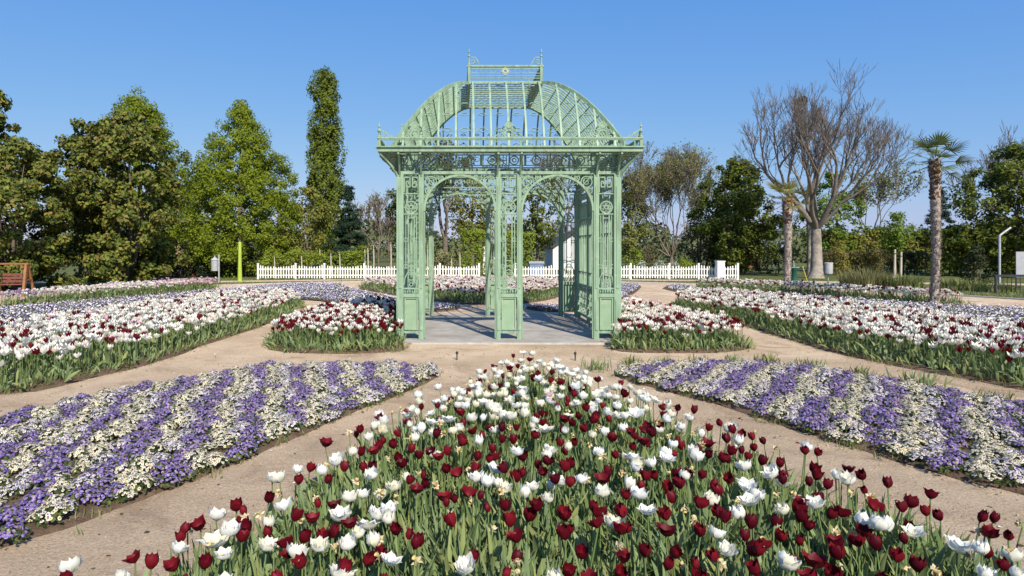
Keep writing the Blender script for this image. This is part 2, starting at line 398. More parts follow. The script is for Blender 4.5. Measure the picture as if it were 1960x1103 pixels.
VIO = {
 'striped_left': [(-.15, 9.95), (-.68, 8.45), (-1.15, 7.6), (-1.44, 6.9), (-1.82, 6.0), (-2.1, 5.4), (-2.33, 5.0), (-2.6, 4.45), (-2.95, 4.0), (-3.7, 3.2), (-5.6, 5.0), (-5.0, 7.0), (-4.35, 8.3), (-3.75, 9.2), (-3.0, 10.25), (-1.46, 10.3)],
 'striped_right': [(2.2, 9.75), (2.62, 8.7), (3.1, 7.9), (3.4, 7.0), (3.62, 6.4), (3.8, 5.95), (4.05, 5.35), (4.35, 4.95), (4.6, 4.6), (5.1, 4.0), (7.4, 5.6), (6.6, 7.3), (6.3, 8.2), (6.0, 8.9), (5.5, 9.9), (4.6, 10.35), (3.0, 10.25)],
 'blue_left': [(-8.7, 14.0), (-9.2, 11.0), (-13.2, 13.5), (-14.6, 19.0), (-12.2, 23.2), (-10.4, 28.4), (-8.6, 33.4), (-5.9, 33.4), (-5.5, 31.0), (-3.5, 26.4), (-1.6, 22.6), (-1.8, 20.6), (-3.6, 21.3), (-5.3, 23.4), (-7.3, 23.2), (-8.5, 19)],
 'blue_right': [(3.4, 20.6), (5.4, 22.0), (8.3, 29.4), (9.2, 33.0), (6.4, 33.2), (5.9, 31.0), (4.7, 26.4)],
 'lilac_right': [(9.9, 22.2), (10.6, 18.6), (11.2, 14.5), (11.5, 11.2), (15.8, 13.0), (18.7, 18.5), (16.5, 20.4), (15.7, 20.0), (12.5, 26.2), (10.2, 29.0), (11.2, 31.4), (10.2, 32.2), (8.9, 28)],
 'rear_strip': [(-1.9, 18.8), (-.4, 18.85), (.2, 20.2), (-.5, 21.0), (-1.7, 20.0)],
 'rear_strip_right': [(1.9, 20.1), (2.5, 18.85), (3.6, 18.8), (3.5, 20.1), (2.7, 20.9)],
}
def bed_mound(name, poly, h, m=None):
    P = smooth_poly(poly, 2); c = P.mean(0); n = len(P)
    jit = 1+.012*np.sin(np.arange(n)*1.7)
    mb = MB(); rows = []
    for k, (s_, z) in enumerate(((1.02, -.02), (1.0, .012), (.975, h*.7), (.93, h))):
        Q = c+(P-c)*s_*jit[:, None]
        rows.append(np.column_stack([Q, np.full(n, z)]))
    V = np.concatenate(rows); F = []
    for k in range(3):
        for j in range(n):
            F.append([k*n+j, k*n+(j+1) % n, (k+1)*n+(j+1) % n, (k+1)*n+j])
    a2 = .5*np.sum(P[:, 0]*np.roll(P[:, 1], -1)-np.roll(P[:, 0], -1)*P[:, 1])
    if a2 < 0: F = [f[::-1] for f in F]
    mb.add(V, F)
    mb.poly(rows[3] if a2 > 0 else rows[3][::-1])
    return tag(mb.build(name, m or M['soil'], smooth=True), kind='structure')
for k in BED: bed_mound('soil_bed', BED[k], .05)
for k in VIO: bed_mound('soil_bed', VIO[k], .035)

# ================================================================== PAVILION
A = 2.31
pav = empty('iron_pavilion', (CX, CY, 0))
tag(pav, 'pale green wrought iron garden pavilion with domed lattice roof at the middle of the beds', 'pavilion')
G = M['green']
def place(name, me, side, u, z=0, v=0, parent=None):
    rz = side*pi/2
    x, y = u, -A-v
    return mk(name, me, parent or pav, (x*cos(rz)-y*sin(rz), x*sin(rz)+y*cos(rz), z), (0, 0, rz))

def spiral_pair(mb, c, r, w=.016, d=.02, flip=1):
    mb.spiral((c[0]-r*flip, 0, c[1]), r, r*.18, 0 if flip > 0 else pi, 1.25, w, d)
    mb.spiral((c[0]+r*flip, 0, c[1]), r, r*.18, pi if flip > 0 else 0, -1.25, w, d)

# ---- pilaster: two posts with rails (mesh), infill as sub-parts
def pil_frame(w, pl, pr):
    mb = MB()
    mb.box((-w/2+pl/2, 0, 1.70), (pl, .12, 3.40)); mb.box((w/2-pr/2, 0, 1.70), (pr, .12, 3.40))
    iw = w-pl-pr; cx = (pl-pr)/2
    for z, h, d in ((.15, .05, .10), (.905, .075, .13), (1.045, .03, .09), (2.58, .022, .06), (3.0, .022, .06)):
        mb.box((cx, 0, z), (iw+.004, d, h))
    # fluted edge strips standing proud of the posts
    for s_, p in ((-1, pl), (1, pr)):
        x = s_*(w/2-p/2)
        mb.box((x, -.066, 2.1), (p*.4, .012, 2.1)); mb.box((x, -.068, .5), (p*.55, .014, .62))
    return mb.mesh('pilaster', G), iw, cx
def pil_parts(iw, cx):
    out = {}
    mb = MB()                                             # pedestal: border + raised field
    pw = iw*.80
    mb.box((cx, .0, .53), (pw, .05, .64))
    for z in (.53-.32, .53+.32): mb.box((cx, -.012, z), (pw+.03, .075, .026))
    for s_ in (-1, 1): mb.box((cx+s_*pw/2, -.012, .53), (.026, .073, .66))
    out['pedestal_panel'] = mb.mesh('pedestal_panel', M['green_panel'])
    mb = MB()                                             # dentils over the cap and little feet
    for k in range(6): mb.box((cx+(k-2.5)*iw/6.2, -.02, .985), (iw/13, .06, .045))
    for k in (-1, 0, 1): mb.box((cx+k*iw*.33, 0, .195), (.02, .04, .05))
    out['dentil_band'] = mb.mesh('dentil_band', G)
    mb = MB()                                             # tall bars
    h = .20*iw/.31
    for s_ in (-1, 1):
        mb.box((cx+s_*iw*.20, 0, 1.88), (.024, .03, 1.39)); mb.box((cx+s_*iw*.36, 0, 2.02), (.018, .025, 1.1))
        for z in (1.5, 2.05): mb.ring((cx+s_*iw*.36, -.004, z), .042, .014, .02, k=10)
    mb.box((cx, 0, 2.50), (iw*.42, .028, .02)); mb.box((cx, 0, 1.62), (iw*.42, .026, .018))
    out['lattice_bars'] = mb.mesh('lattice_bars', G)
    mb = MB()                                             # ornament at the foot of the bars
    spiral_pair(mb, (cx, 1.20), iw*.14); spiral_pair(mb, (cx, 1.36), iw*.12, flip=-1); spiral_pair(mb, (cx, 1.50), iw*.09)
    mb.sweep([(cx-iw*.48, 0, 1.12), (cx-iw*.42, 0, 1.26), (cx-iw*.2, 0, 1.40), (cx, 0, 1.44), (cx+iw*.2, 0, 1.40), (cx+iw*.42, 0, 1.26), (cx+iw*.48, 0, 1.12)], .02, .03)
    mb.ring((cx, -.01, 1.13), .035, .016, .03, k=10)
    out['scrollwork'] = mb.mesh('scrollwork', G)
    mb = MB()                                             # rosette in a ring
    mb.ring((cx, 0, 2.72), iw*.40, .024, .04, k=22); mb.ring((cx, -.01, 2.72), iw*.12, .02, .03, k=12)
    for k in range(6):
        t = k*pi/3
        mb.ring((cx+iw*.25*cos(t), 0, 2.72+iw*.25*sin(t)), iw*.10, .014, .02, k=9)
    for s_ in (-1, 1): mb.box((cx+s_*iw*.45, 0, 2.72), (iw*.10, .03, .02))
    out['rosette'] = mb.mesh('rosette', G)
    mb = MB()                                             # meander fret
    r = iw*.46
    z1, z0 = 3.34, 3.03
    for s_ in (-1, 1):
        P = [(cx+s_*r, 0, z0), (cx+s_*r, 0, z1), (cx+s_*r*.18, 0, z1), (cx+s_*r*.18, 0, z1-.20), (cx+s_*r*.72, 0, z1-.20), (cx+s_*r*.72, 0, z1-.085), (cx+s_*r*.42, 0, z1-.085), (cx+s_*r*.42, 0, z1-.14)]
        for p, q in zip(P[:-1], P[1:]): mb.bar(p, q, .024, .028 if p[0] == q[0] else .031)
        mb.box((cx+s_*r*.5, 0, 2.965), (.02, .03, .12))
    mb.box((cx, 0, 2.955), (r*.55, .026, .018))
    out['meander_fret'] = mb.mesh('meander_fret', G)
    return out
PIL = {}
for key, (w, pl, pr) in {'corner_l': (.56, .145, .105), 'corner_r': (.56, .105, .145), 'mid': (.52, .09, .09)}.items():
    me, iw, cx = pil_frame(w, pl, pr)
    PIL[key] = (me, pil_parts(iw, cx))
for side in (0, 2):
    for u, key in ((-2.03, 'corner_l'), (0, 'mid'), (2.03, 'corner_r')):
        me, parts = PIL[key]
        p = place('pilaster', me, side, u, v=-.06)
        for nm, pm in parts.items():
            q_ = mk(nm, pm, p)
            if nm not in ('pedestal_panel', 'rosette'): q_['kind'] = 'stuff'

# ---- arches with spandrel scrolls
mb = MB()
r = .735
t = np.linspace(0, pi, 33)
mb.sweep([(r*cos(q), 0, 2.64+r*sin(q)) for q in t], .045, .09)
for s_ in (-1, 1): mb.box((s_*.728, 0, 1.33), (.022, .06, 2.62))
arch_me = mb.mesh('arch', G)
mb = MB()
for s_ in (-1, 1):
    for x, z, q in ((.60, 3.245, .115), (.655, 3.06, .06), (.40, 3.325, .055), (.69, 2.93, .035), (.26, 3.355, .03)):
        mb.ring((s_*x, 0, z), q, .02, .03, k=14)
        if q > .05:
            mb.spiral((s_*x, 0, z), q*.75, q*.12, pi/4 if s_ > 0 else 3*pi/4, 1.3*s_, .014, .022)
    mb.bar((s_*.52, 0, 3.17), (s_*.70, 0, 3.37), .016, .02)
    mb.ring((s_*.688, 0, 3.345), .035, .015, .02, k=8)
spandrel_me = mb.mesh('spandrel_scroll', G)
for side in (0, 2):
    for u in (-1.005, 1.005):
        o = place('arch', arch_me, side, u, v=-.06)
        mk('spandrel_scroll', spandrel_me, o)['kind'] = 'stuff'

# ---- side walls: open trellis
mb = MB()
for u in (-1.98, -.68, .68, 1.98):
    mb.box((u, 0, 1.70), (.10, .11, 3.40))
for z, h, d in ((.13, .06, .10), (.90, .07, .12), (2.62, .05, .10), (3.05, .03, .06)):
    for x0, x1 in ((-1.93, -.73), (-.63, .63), (.73, 1.93)): mb.box(((x0+x1)/2, 0, z), (x1-x0, d, h))
wall_me = mb.mesh('side_trellis', G)
def bay_meshes(w):
    o = {}
    mb = MB()
    n = 5
    for k in range(n):
        x = (k-(n-1)/2)*w/n
        mb.box((x, 0, 1.765), (.03 if k % 2 else .05, .035, 1.66))
    for z in (1.25, 2.2): mb.box((0, .001, z), (w, .028, .02))
    o['trellis_bars'] = mb.mesh('trellis_bars', G)
    mb = MB()
    for k in range(3):
        x = (k-1)*w/3
        spiral_pair(mb, (x, .36), w*.07, .018, .02); spiral_pair(mb, (x, .62), w*.07, .018, .02, -1)
        mb.box((x+w/6, 0, .515), (.018, .03, .69)) if k < 2 else None
        mb.ring((x, 0, .78), .055, .016, .02, k=10); mb.ring((x, 0, .235), .05, .016, .02, k=10)
    o['lower_scrollwork'] = mb.mesh('lower_scrollwork', G)
    mb = MB()
    rr = w*.5-.02
    tt = np.linspace(0, pi, 19)
    mb.sweep([(rr*cos(q), 0, 2.65+min(.36, rr)*sin(q)) for q in tt], .03, .05)
    for k in range(5): mb.ring(((k-2)*w/5, 0, 3.22), .085, .018, .026, k=12)
    for k in range(9): mb.box(((k-4)*w/9, 0, 2.84), (.018, .022, .36))
    o['upper_arch_lattice'] = mb.mesh('upper_arch_lattice', G)
    return o
bays = [(bay_meshes(1.2), -1.33), (bay_meshes(1.26), 0), (bay_meshes(1.2), 1.33)]
for side in (1, 3):
    w_ = place('side_trellis', wall_me, side, 0, v=-.06)
    for ms, u in bays:
        for nm, me in ms.items(): mk(nm, me, w_, (u, 0, 0))['kind'] = 'stuff'

# ---- entablature on each side
mb = MB()
L = 2*A
mb.box((0, 0, 3.43), (L-.01, .10, .06)); mb.box((0, 0, 3.535), (L-.02, .06, .022))
for k in range(19): mb.box(((k-9)*.25, 0, 3.492), (.02, .04, .065))
lintel_me = mb.mesh('lintel', G)
mb = MB()
mb.box((0, 0, 3.80), (L-.01, .05, .02)); mb.box((0, 0, 3.585), (L-.02, .03, .016))
for k in range(20):
    x = (k-9.5)*.228
    if k % 4 == 3:
        mb.box((x, 0, 3.69), (.04, .05, .20))
    elif k % 4 == 1:
        for q in (-.07, 0, .07): mb.box((x+q, 0, 3.69), (.016, .03, .19))
        mb.box((x, .002, 3.69), (.16, .024, .016))
    else:
        mb.ring((x, 0, 3.69), .088, .022, .03, k=14); mb.ring((x, 0, 3.69), .04, .016, .03, k=10)
frieze_me = mb.mesh('frieze', G)
mb = MB()                                      # scroll bracket carrying the eaves
mb.sweep([(0, .0, 3.36), (0, -.05, 3.44), (0, -.15, 3.58), (0, -.27, 3.70), (0, -.37, 3.78)], .04, .035, (1, 0, 0))
mb.bar((0, -.02, 3.36), (0, -.02, 3.80), .03, .03, (1, 0, 0))
mb.ring((0, -.10, 3.68), .075, .018, .025, (1, 0, 0), k=12); mb.ring((0, -.225, 3.745), .035, .016, .025, (1, 0, 0), k=9)
mb.ring((0, -.045, 3.54), .03, .014, .025, (1, 0, 0), k=9)
bracket_me = mb.mesh('eaves_bracket', G)
O = .35                                         # overhang of the eaves
mb = MB()
B = A+O
for u0, sgn in ((0, 1),):
    mb.box((0, -O+.03, 3.855), (2*B-.004, .06, .085))          # fascia
    mb.box((0, -O+.012, 3.905), (2*B+.03, .10, .022))          # drip moulding
    mb.box((0, -O/2+.02, 3.826), (2*B-.13, O-.06, .012))        # soffit sheet
cornice_me = mb.mesh('cornice', G)
mb = MB()
mb.box((0, -O+.02, 4.085), (2*B+.02, .05, .035)); mb.box((0, -O+.02, 4.055), (2*B-.02, .028, .022))
rail_me = mb.mesh('parapet_rail', G)
mb = MB(); mb.box((0, 0, 3.98), (.02, .02, .13)); bal_me = mb.mesh('baluster', G)
us = [-2.24, -1.80, -.235, .235, 1.80, 2.24]
for side in range(4):
    lo = place('lintel', lintel_me, side, 0, v=-.06 if side % 2 == 0 else -.075, z=0 if side % 2 == 0 else .0015)
    place('frieze', frieze_me, side, 0, v=-.06 if side % 2 == 0 else -.075, z=0 if side % 2 == 0 else .0015)
    co = place('cornice', cornice_me, side, 0, z=0 if side % 2 == 0 else .0015, v=0 if side % 2 == 0 else -.0015)
    for u in us: place('eaves_bracket', bracket_me, side, u, v=-.02)
    ra = place('parapet_rail', rail_me, side, 0, z=0 if side % 2 == 0 else .0015, v=0 if side % 2 == 0 else -.0015)
    for k in range(25): mk('baluster', bal_me, ra, ((k-12)*.208, -O+.02, 0))
# diagonal corner brackets, corner posts and finials
mb = MB()
mb.box((0, 0, 3.99), (.06, .06, .16))
mb.lathe([(.0, 4.10), (.035, 4.10), (.035, 4.125), (.016, 4.15), (.016, 4.19), (.034, 4.215), (.038, 4.235), (.02, 4.26), (.012, 4.29), (.022, 4.31), (.024, 4.325), (.01, 4.35), (.006, 4.39), (0, 4.41)], 10)
fin_me = mb.mesh('corner_finial', G)
mb = MB()
mb.spiral((.10, 0, 4.17), .055, .012, pi, 1.2, .016, .02); mb.sweep([(.02, 0, 4.26), (.06, 0, 4.23), (.14, 0, 4.20), (.20, 0, 4.12)], .018, .02)
mb.spiral((.24, 0, 4.13), .03, .008, pi, 1.1, .014, .02)
finscroll_me = mb.mesh('finial_scroll', G)
for i in range(4):
    q = pi/4+i*pi/2
    x, y = (B-.035)*sqrt(2)*cos(q), (B-.035)*sqrt(2)*sin(q)
    f = mk('corner_finial', fin_me, pav, (x, y, 0))
    mk('finial_scroll', finscroll_me, f, (0, 0, 0), (0, 0, 0 if x < 0 else pi))
    mk('finial_scroll', finscroll_me, f, (0, 0, 0), (0, 0, pi/2 if y < 0 else -pi/2))
    me2 = bracket_me
    o = mk('eaves_bracket', me2, pav, (A*.99*sqrt(2)*cos(q), A*.99*sqrt(2)*sin(q), 0), (0, 0, q+pi/2)); o.scale = (1, 1.25, 1)

# ---- dome: four curved faces rising to a flat lattice
ZB, ZT = 3.95, 5.54
DB = A+.08
LX, LY = .80, 1.27                              # half sizes of the flat top
def prof(t): return ZB+(ZT-ZB)*(1-(1-t)**1.8)
def fx(t): return DB+(LX-DB)*t                  # half width in x at parameter t
def fy(t): return DB+(LY-DB)*t
tt = np.linspace(0, 1, 19)
def rib_mesh(P, w, d, N): mb = MB(); mb.sweep(P, w, d, N); return mb.mesh('rib', G)
for sx in (-1, 1):
    for sy in (-1, 1):
        N = unit((sx*.2, sy, .3))
        mb = MB(); mb.sweep([(sx*fx(t), sy*fy(t), prof(t)) for t in tt], .06, .07, unit((sx, sy, .8))); mb.build('hip_rib', G, pav)
front_x = [k*.362 for k in range(-6, 7)]
for sy in (-1, 1):
    for x in front_x:
        # parameter where the hip is reached
        tm = 1 if abs(x) <= LX else (DB-abs(x))/(DB-LX)
        if tm < .06: continue
        thick = abs(abs(x)-.724) < .01
        P = [(x, sy*fy(t), prof(t)) for t in np.linspace(0, tm, 14)]
        mb = MB(); mb.sweep(P, .045 if thick else .024, .04, (1, 0, 0)); mb.build('rib', G, pav)
    # thin scrolls between the ribs of the lower half
    mb = MB()
    for k, x in enumerate(front_x[:-1]):
        xm = x+.181
        if abs(xm) > 1.7: continue
        for t, rr in ((.12, .12), (.27, .10), (.40, .07)):
            c = np.array((xm, sy*fy(t), prof(t)))
            nrm = unit((0, sy*1.0, .9))
            mb.ring(c, rr, .012, .014, nrm, 12, a0=.2, a1=pi-.2); mb.ring(c+np.array((0, 0, .05)), rr*.7, .012, .014, nrm, 10, a0=pi+.2, a1=2*pi-.2)
    mb.build('dome_scrollwork', G, pav)['kind'] = 'stuff'
for sx in (-1, 1):
    for k in range(-12, 13):                    # closely set curved ribs of the flank
        y = k*.181
        tm = 1 if abs(y) <= LY else (DB-abs(y))/(DB-LY)
        if tm < .05: continue
        P = [(sx*fx(t), y+.007*sin(t*60), prof(t)) for t in np.linspace(0, tm, 22)]
        mb = MB(); mb.sweep(P, .034 if k % 2 else .026, .03, (0, 1, 0)); mb.build('rib', G, pav)
    for k in range(1, 8):                       # glazing bars with a wavy edge
        t = 1-(1-k/8.)**.72
        yy = fy(t)
        n = max(8, int(2*yy/.045))
        P = [(sx*(fx(t)-.004), y, prof(t)+.012*sin(y*2*pi/.181)) for y in np.linspace(-yy, yy, n)]
        mb = MB(); mb.sweep(P, .018, .016, unit((sx, 0, .8))); mb.build('glazing_bar', G, pav)
# base ring of the dome
mb = MB()
for s_ in (-1, 1):
    mb.box((0, s_*DB, ZB-.01), (2*DB+.06, .06, .06)); mb.box((s_*DB, 0, ZB-.012), (.058, 2*DB-.07, .056))
mb.build('dome_base_ring', G, pav)
# flat lattice and ridge railing
mb = MB()
for s_ in (-1, 1):
    mb.box((0, s_*LY, ZT), (2*LX+.07, .07, .06)); mb.box((s_*LX, 0, ZT), (.068, 2*LY-.07, .058))
mb.build('ridge_frame', G, pav)
for k in range(13):
    y = -LY+.1+k*(2*LY-.2)/12
    xs = np.linspace(-LX+.03, LX-.03, 33)
    mb = MB(); mb.sweep([(x, y+.022*sin(x*2*pi/.2+k*pi), ZT) for x in xs], .055, .018, (0, 0, 1)); mb.build('lattice_bar', G, pav)
ZR = 5.905
mb = MB()
for s_ in (-1, 1):
    mb.box((0, s_*LY, ZR), (2*LX+.10, .07, .035)); mb.box((s_*LX, 0, ZR), (.068, 2*LY-.07, .033))
mb.build('ridge_top_rail', G, pav)
for s_ in (-1, 1):
    for z in (5.64, 5.69, 5.75, 5.85):
        mb = MB(); mb.box((0, s_*LY, z), (2*LX-.02, .02, .014)); mb.build('ridge_bar', G, pav)
    mb = MB()
    for k in range(14):
        x = (k-6.5)*.106
        mb.ring((x, s_*LY, 5.80), .045, .008, .012, k=10, a0=0 if k % 2 else pi, a1=pi if k % 2 else 2*pi)
    mb.build('ridge_scrollwork', G, pav)['kind'] = 'stuff'
    for k in range(6):                           # slatted flanks of the ridge box
        mb = MB(); mb.box((s_*LX, 0, 5.60+k*.05), (.02, 2*LY-.08, .032)); mb.build('ridge_slat', G, pav)
mb = MB(); mb.ring((0, 0, 0), .045, .02, .03, k=14)
for k in range(8): mb.ring((.062*cos(k*pi/4), 0, .062*sin(k*pi/4)), .018, .012, .02, k=7)
mb.build('gilt_rosette', M['gilt'], pav, (0, -LY-.02, 5.79))
mb = MB(); mb.box((0, 0, .19), (.055, .055, .36))
mb.lathe([(.0, .38), (.04, .38), (.042, .40), (.02, .42), (.016, .56), (.03, .575), (.03, .59), (.014, .61), (.012, .66), (.026, .68), (.012, .70), (.006, .74), (0, .77)], 10)
rf_me = mb.mesh('ridge_finial', G)
mb = MB()
P = [(.03, 0, .56), (.14, 0, .56), (.235, 0, .39)]
for p, q in zip(P[:-1], P[1:]): mb.bar(p, q, .02, .025)
P = [(.03, 0, .43), (.12, 0, .43), (.12, 0, .51), (.06, 0, .51), (.06, 0, .47)]
for p, q in zip(P[:-1], P[1:]): mb.bar(p, q, .018, .022)
rs_me = mb.mesh('meander_bracket', G)
for sx in (-1, 1):
    for sy in (-1, 1):
        f = mk('ridge_finial', rf_me, pav, (sx*LX, sy*LY, ZT))
        if sy < 0: f.scale = (1, 1, 1)
        mk('meander_bracket', rs_me, f, (0, 0, 0), (0, 0, 0 if sx < 0 else pi))

# ---- crest ornaments on the eaves (filigree cartouches)
def crest_mesh():
    mb = MB()
    mb.ring((0, 0, .20), .085, .028, .035, k=16)
    for z in (.15, .2, .25): mb.box((0, .005, z), (.10, .012, .012))
    for s_ in (-1, 1):
        mb.spiral((s_*.15, 0, .14), .075, .015, pi/2, s_*1.3, .022, .03); mb.spiral((s_*.27, 0, .085), .055, .012, pi/2, s_*1.3, .02, .028)
        mb.spiral((s_*.36, 0, .05), .035, .01, pi/2, s_*1.2, .018, .026)
        mb.spiral((s_*.09, 0, .32), .05, .01, -pi/2, s_*1.2, .02, .028)
        mb.sweep([(s_*.40, 0, .02), (s_*.33, 0, .12), (s_*.22, 0, .20), (s_*.15, 0, .30), (s_*.06, 0, .40), (0, 0, .47)], .022, .028)
    for k in range(5):
        t = pi/2+(k-2)*.42
        mb.sweep([(0, 0, .33), (.06*cos(t), 0, .34+.05*sin(t)), (.12*cos(t), 0, .34+.12*sin(t))], [.02, .035, .008], .02)
    for k in range(9):
        t = k*2*pi/9
        mb.ring((.12*cos(t), .0, .20+.12*sin(t)), .022, .014, .022, k=7)
    return mb.mesh('crest_ornament', G)
cr = crest_mesh()
for side in range(4):
    for u in (-1.93, 0, 1.93):
        place('crest_ornament', cr, side, u, 4.02, v=-.02 if side % 2 == 0 else -.09)
# blue pipe at the foot of the right front pilaster

# ================================================================== FENCE
def fence(x0, x1, posts, y, label):
    f = empty('picket_fence', ((x0+x1)/2, y, 0)); cx = (x0+x1)/2
    tag(f, label, 'fence', 'white picket fences behind the garden')
    def top(x):
        d = min(abs(x-p) for p in posts)
        return .74+.13*math.exp(-(d/.42)**1.3)
    n = int(round((x1-x0)/.152)); base = {}
    for k in range(n+1):
        x = x0+k*(x1-x0)/n; h = round(top(x)/.01)*.01
        if min(abs(x-p) for p in posts) < .07: continue
        if h not in base:
            mb = MB(); w, d = .068, .022
            V = [(-w/2, -d/2, .07), (w/2, -d/2, .07), (w/2, d/2, .07), (-w/2, d/2, .07), (-w/2, -d/2, h-.03), (w/2, -d/2, h-.03), (w/2, d/2, h-.03), (-w/2, d/2, h-.03), (0, -d/2, h), (0, d/2, h)]
            mb.add(V, [[0, 1, 5, 4], [2, 3, 7, 6], [1, 2, 6, 5], [3, 0, 4, 7], [5, 6, 9, 8], [7, 4, 8, 9], [0, 3, 2, 1]]); mb.add(V, [[4, 5, 8], [6, 7, 9]])
            base[h] = mb.mesh('picket', M['white_paint'])
        mk('picket', base[h], f, (x-cx, -.03, random.uniform(-.02, .02)), (random.uniform(-.02, .02), random.uniform(-.03, .03), random.uniform(-.06, .06)))
    mb = MB(); mb.box((0, 0, 0), (x1-x0, .035, .055)); rm = mb.mesh('rail', M['white_paint'])
    mk('rail', rm, f, (0, 0, .24)); mk('rail', rm, f, (0, 0, .60))
    mb = MB(); mb.box((0, 0, .46), (.10, .10, .92)); mb.box((0, 0, .935), (.125, .125, .03)); pm = mb.mesh('post', M['white_paint'])
    for p in posts: mk('post', pm, f, (p-cx, .0, 0))
FY = 38.2
def fx_(px, d=FY): return (px-878)*d/1240
fence(fx_(494), fx_(917), [fx_(q) for q in (494, 566, 621, 697, 770, 842, 917)], FY, 'long white picket fence left of the gateway, starting by the lime green pole')
fence(fx_(986), fx_(1412), [fx_(q) for q in (986, 1060, 1134, 1207, 1281, 1337, 1412)], FY, 'white picket fence right of the gateway, ending past the white pillar')

# ================================================================== TREES
DIAM = np.array([[0, -.5, 0], [.28, -.05, .05], [0, .5, 0], [-.28, -.05, .05]])
DIAMF = np.array([[0, 1, 2, 3]])
def rand_rots(n, scale, up=.35, g=None):
    g = g or rng
    q = g.normal(size=(n, 4)); q /= np.linalg.norm(q, axis=1)[:, None]
    w, x, y, z = q.T
    R = np.stack([1-2*(y*y+z*z), 2*(x*y-z*w), 2*(x*z+y*w), 2*(x*y+z*w), 1-2*(x*x+z*z), 2*(y*z-x*w), 2*(x*z-y*w), 2*(y*z+x*w), 1-2*(x*x+y*y)], 1).reshape(n, 3, 3)
    return R*np.asarray(scale).reshape(-1, 1, 1)
def leaf_rots(N, scale, g):
    """leaf planes whose normals gather round the given directions N"""
    n = len(N)
    Nn = N+g.normal(size=(n, 3))*.75; Nn /= np.linalg.norm(Nn, axis=1)[:, None]+1e-9
    T = g.normal(size=(n, 3)); T -= (T*Nn).sum(1)[:, None]*Nn; T /= np.linalg.norm(T, axis=1)[:, None]+1e-9
    U = np.cross(T, Nn)
    return np.stack([U, T, Nn], 2)*np.asarray(scale).reshape(-1, 1, 1)

def leaf_cloud(mb, centres, rc, per, size, g, flat=.8, outward=None, mi=0, lens=(1, 1)):
    """clumps of leaves round each centre, denser toward the clump's skin"""
    n = len(centres)*per
    C = np.repeat(centres, per, 0)
    d = g.normal(size=(n, 3)); d /= np.linalg.norm(d, axis=1)[:, None]
    rad = np.repeat(np.broadcast_to(rc, (len(centres),)), per)*g.uniform(.15, 1, n)**.5
    P = C+d*rad[:, None]*np.array([1, 1, flat])
    Nn = d+np.array([0, 0, .5])
    if outward is not None: Nn = Nn+np.repeat(outward, per, 0)*.8
    R = leaf_rots(Nn, size*g.uniform(.6, 1.25, n), g)
    mb.inst(DIAM*np.array([lens[0], lens[1], 1]), DIAMF, P, R, mi)

def limb(p0, p1, sag, g, n=6):
    p0, p1 = np.asarray(p0, float), np.asarray(p1, float)
    t = np.linspace(0, 1, n)[:, None]
    P = p0+(p1-p0)*t
    P += np.outer(np.sin(t[:, 0]*pi), g.normal(size=3)*sag*np.linalg.norm(p1-p0))
    return P

def crown_tree(name, label, cat, base, H, R, shape, leafmat, bark, seed, z0=.12, nc=150, per=60, size=.2, rc=.55, trunk_r=.2,
               group=None, lump=.18, sq=(1, 1), flat=.8, nl=10, lens=(1, 1), lean=(0, 0), inner=.35, stems=1):
    """shape(h) -> crown radius fraction at height fraction h in 0..1 of the crown"""
    g = np.random.default_rng(seed)
    t = empty(name, (base[0], base[1], 0)); tag(t, label, cat, group)
    zb = H*z0
    ph = g.uniform(0, 2*pi, 6)
    hs = g.uniform(0, 1, nc*4)
    wgt = np.array([shape(h) for h in hs]); keep = g.uniform(0, 1, len(hs)) < (wgt/wgt.max())*.95+.05
    hs = hs[keep][:nc]; n = len(hs)
    th = g.uniform(0, 2*pi, n)
    lumpf = 1+lump*(np.sin(3*th+ph[0]+hs*5)*.5+np.sin(5*th+ph[1]-hs*9)*.35+np.sin(hs*17+2*th+ph[2])*.4)
    rr = np.array([shape(h) for h in hs])*R*lumpf*np.clip(g.uniform(inner, 1, n)**.5, 0, 1)
    rcs = rc*g.uniform(.6, 1.3, n)
    rr = np.maximum(rr-rcs*.5, 0)
    C = np.stack([rr*np.cos(th)*sq[0]+lean[0]*hs, rr*np.sin(th)*sq[1]+lean[1]*hs, zb+(H-zb)*hs], 1)
    C[:, 2] -= rcs*.3
    out = np.stack([np.cos(th), np.sin(th), np.full(n, .25)], 1)
    mb = MB(); leaf_cloud(mb, C, rcs, per, size, g, flat, out, 0, lens)
    mb.build('crown', leafmat, t)
    mb = MB()
    for s_ in range(stems):
        a_ = s_*2*pi/max(stems, 1)+ph[3]; e = .0 if stems == 1 else .16*H
        top = np.array([e*cos(a_)+lean[0]*.7, e*sin(a_)+lean[1]*.7, H*.82])
        b0 = np.array([.25*cos(a_), .25*sin(a_), 0]) if stems > 1 else np.zeros(3)
        P = limb(b0, top, .03, g, 8); P[0, 2] = -.05
        k = np.linspace(1, .12, 8); k[0] = 1.35
        mb.tube(P, trunk_r*k, 8)
    mb.build('trunk', bark, t, smooth=True)
    mb = MB()
    idx = g.choice(n, min(nl, n), replace=False)
    for i in idx:
        z = max(zb*.8, C[i, 2]*g.uniform(.35, .75)); z = min(z, H*.75)
        f = z/(H*.82)
        p0 = np.array([lean[0]*.7*f, lean[1]*.7*f, z])
        mb.tube(limb(p0, C[i], .06, g), trunk_r*np.linspace(.35, .06, 6), 5)
    mb.build('limbs', bark, t, smooth=True)
    return t

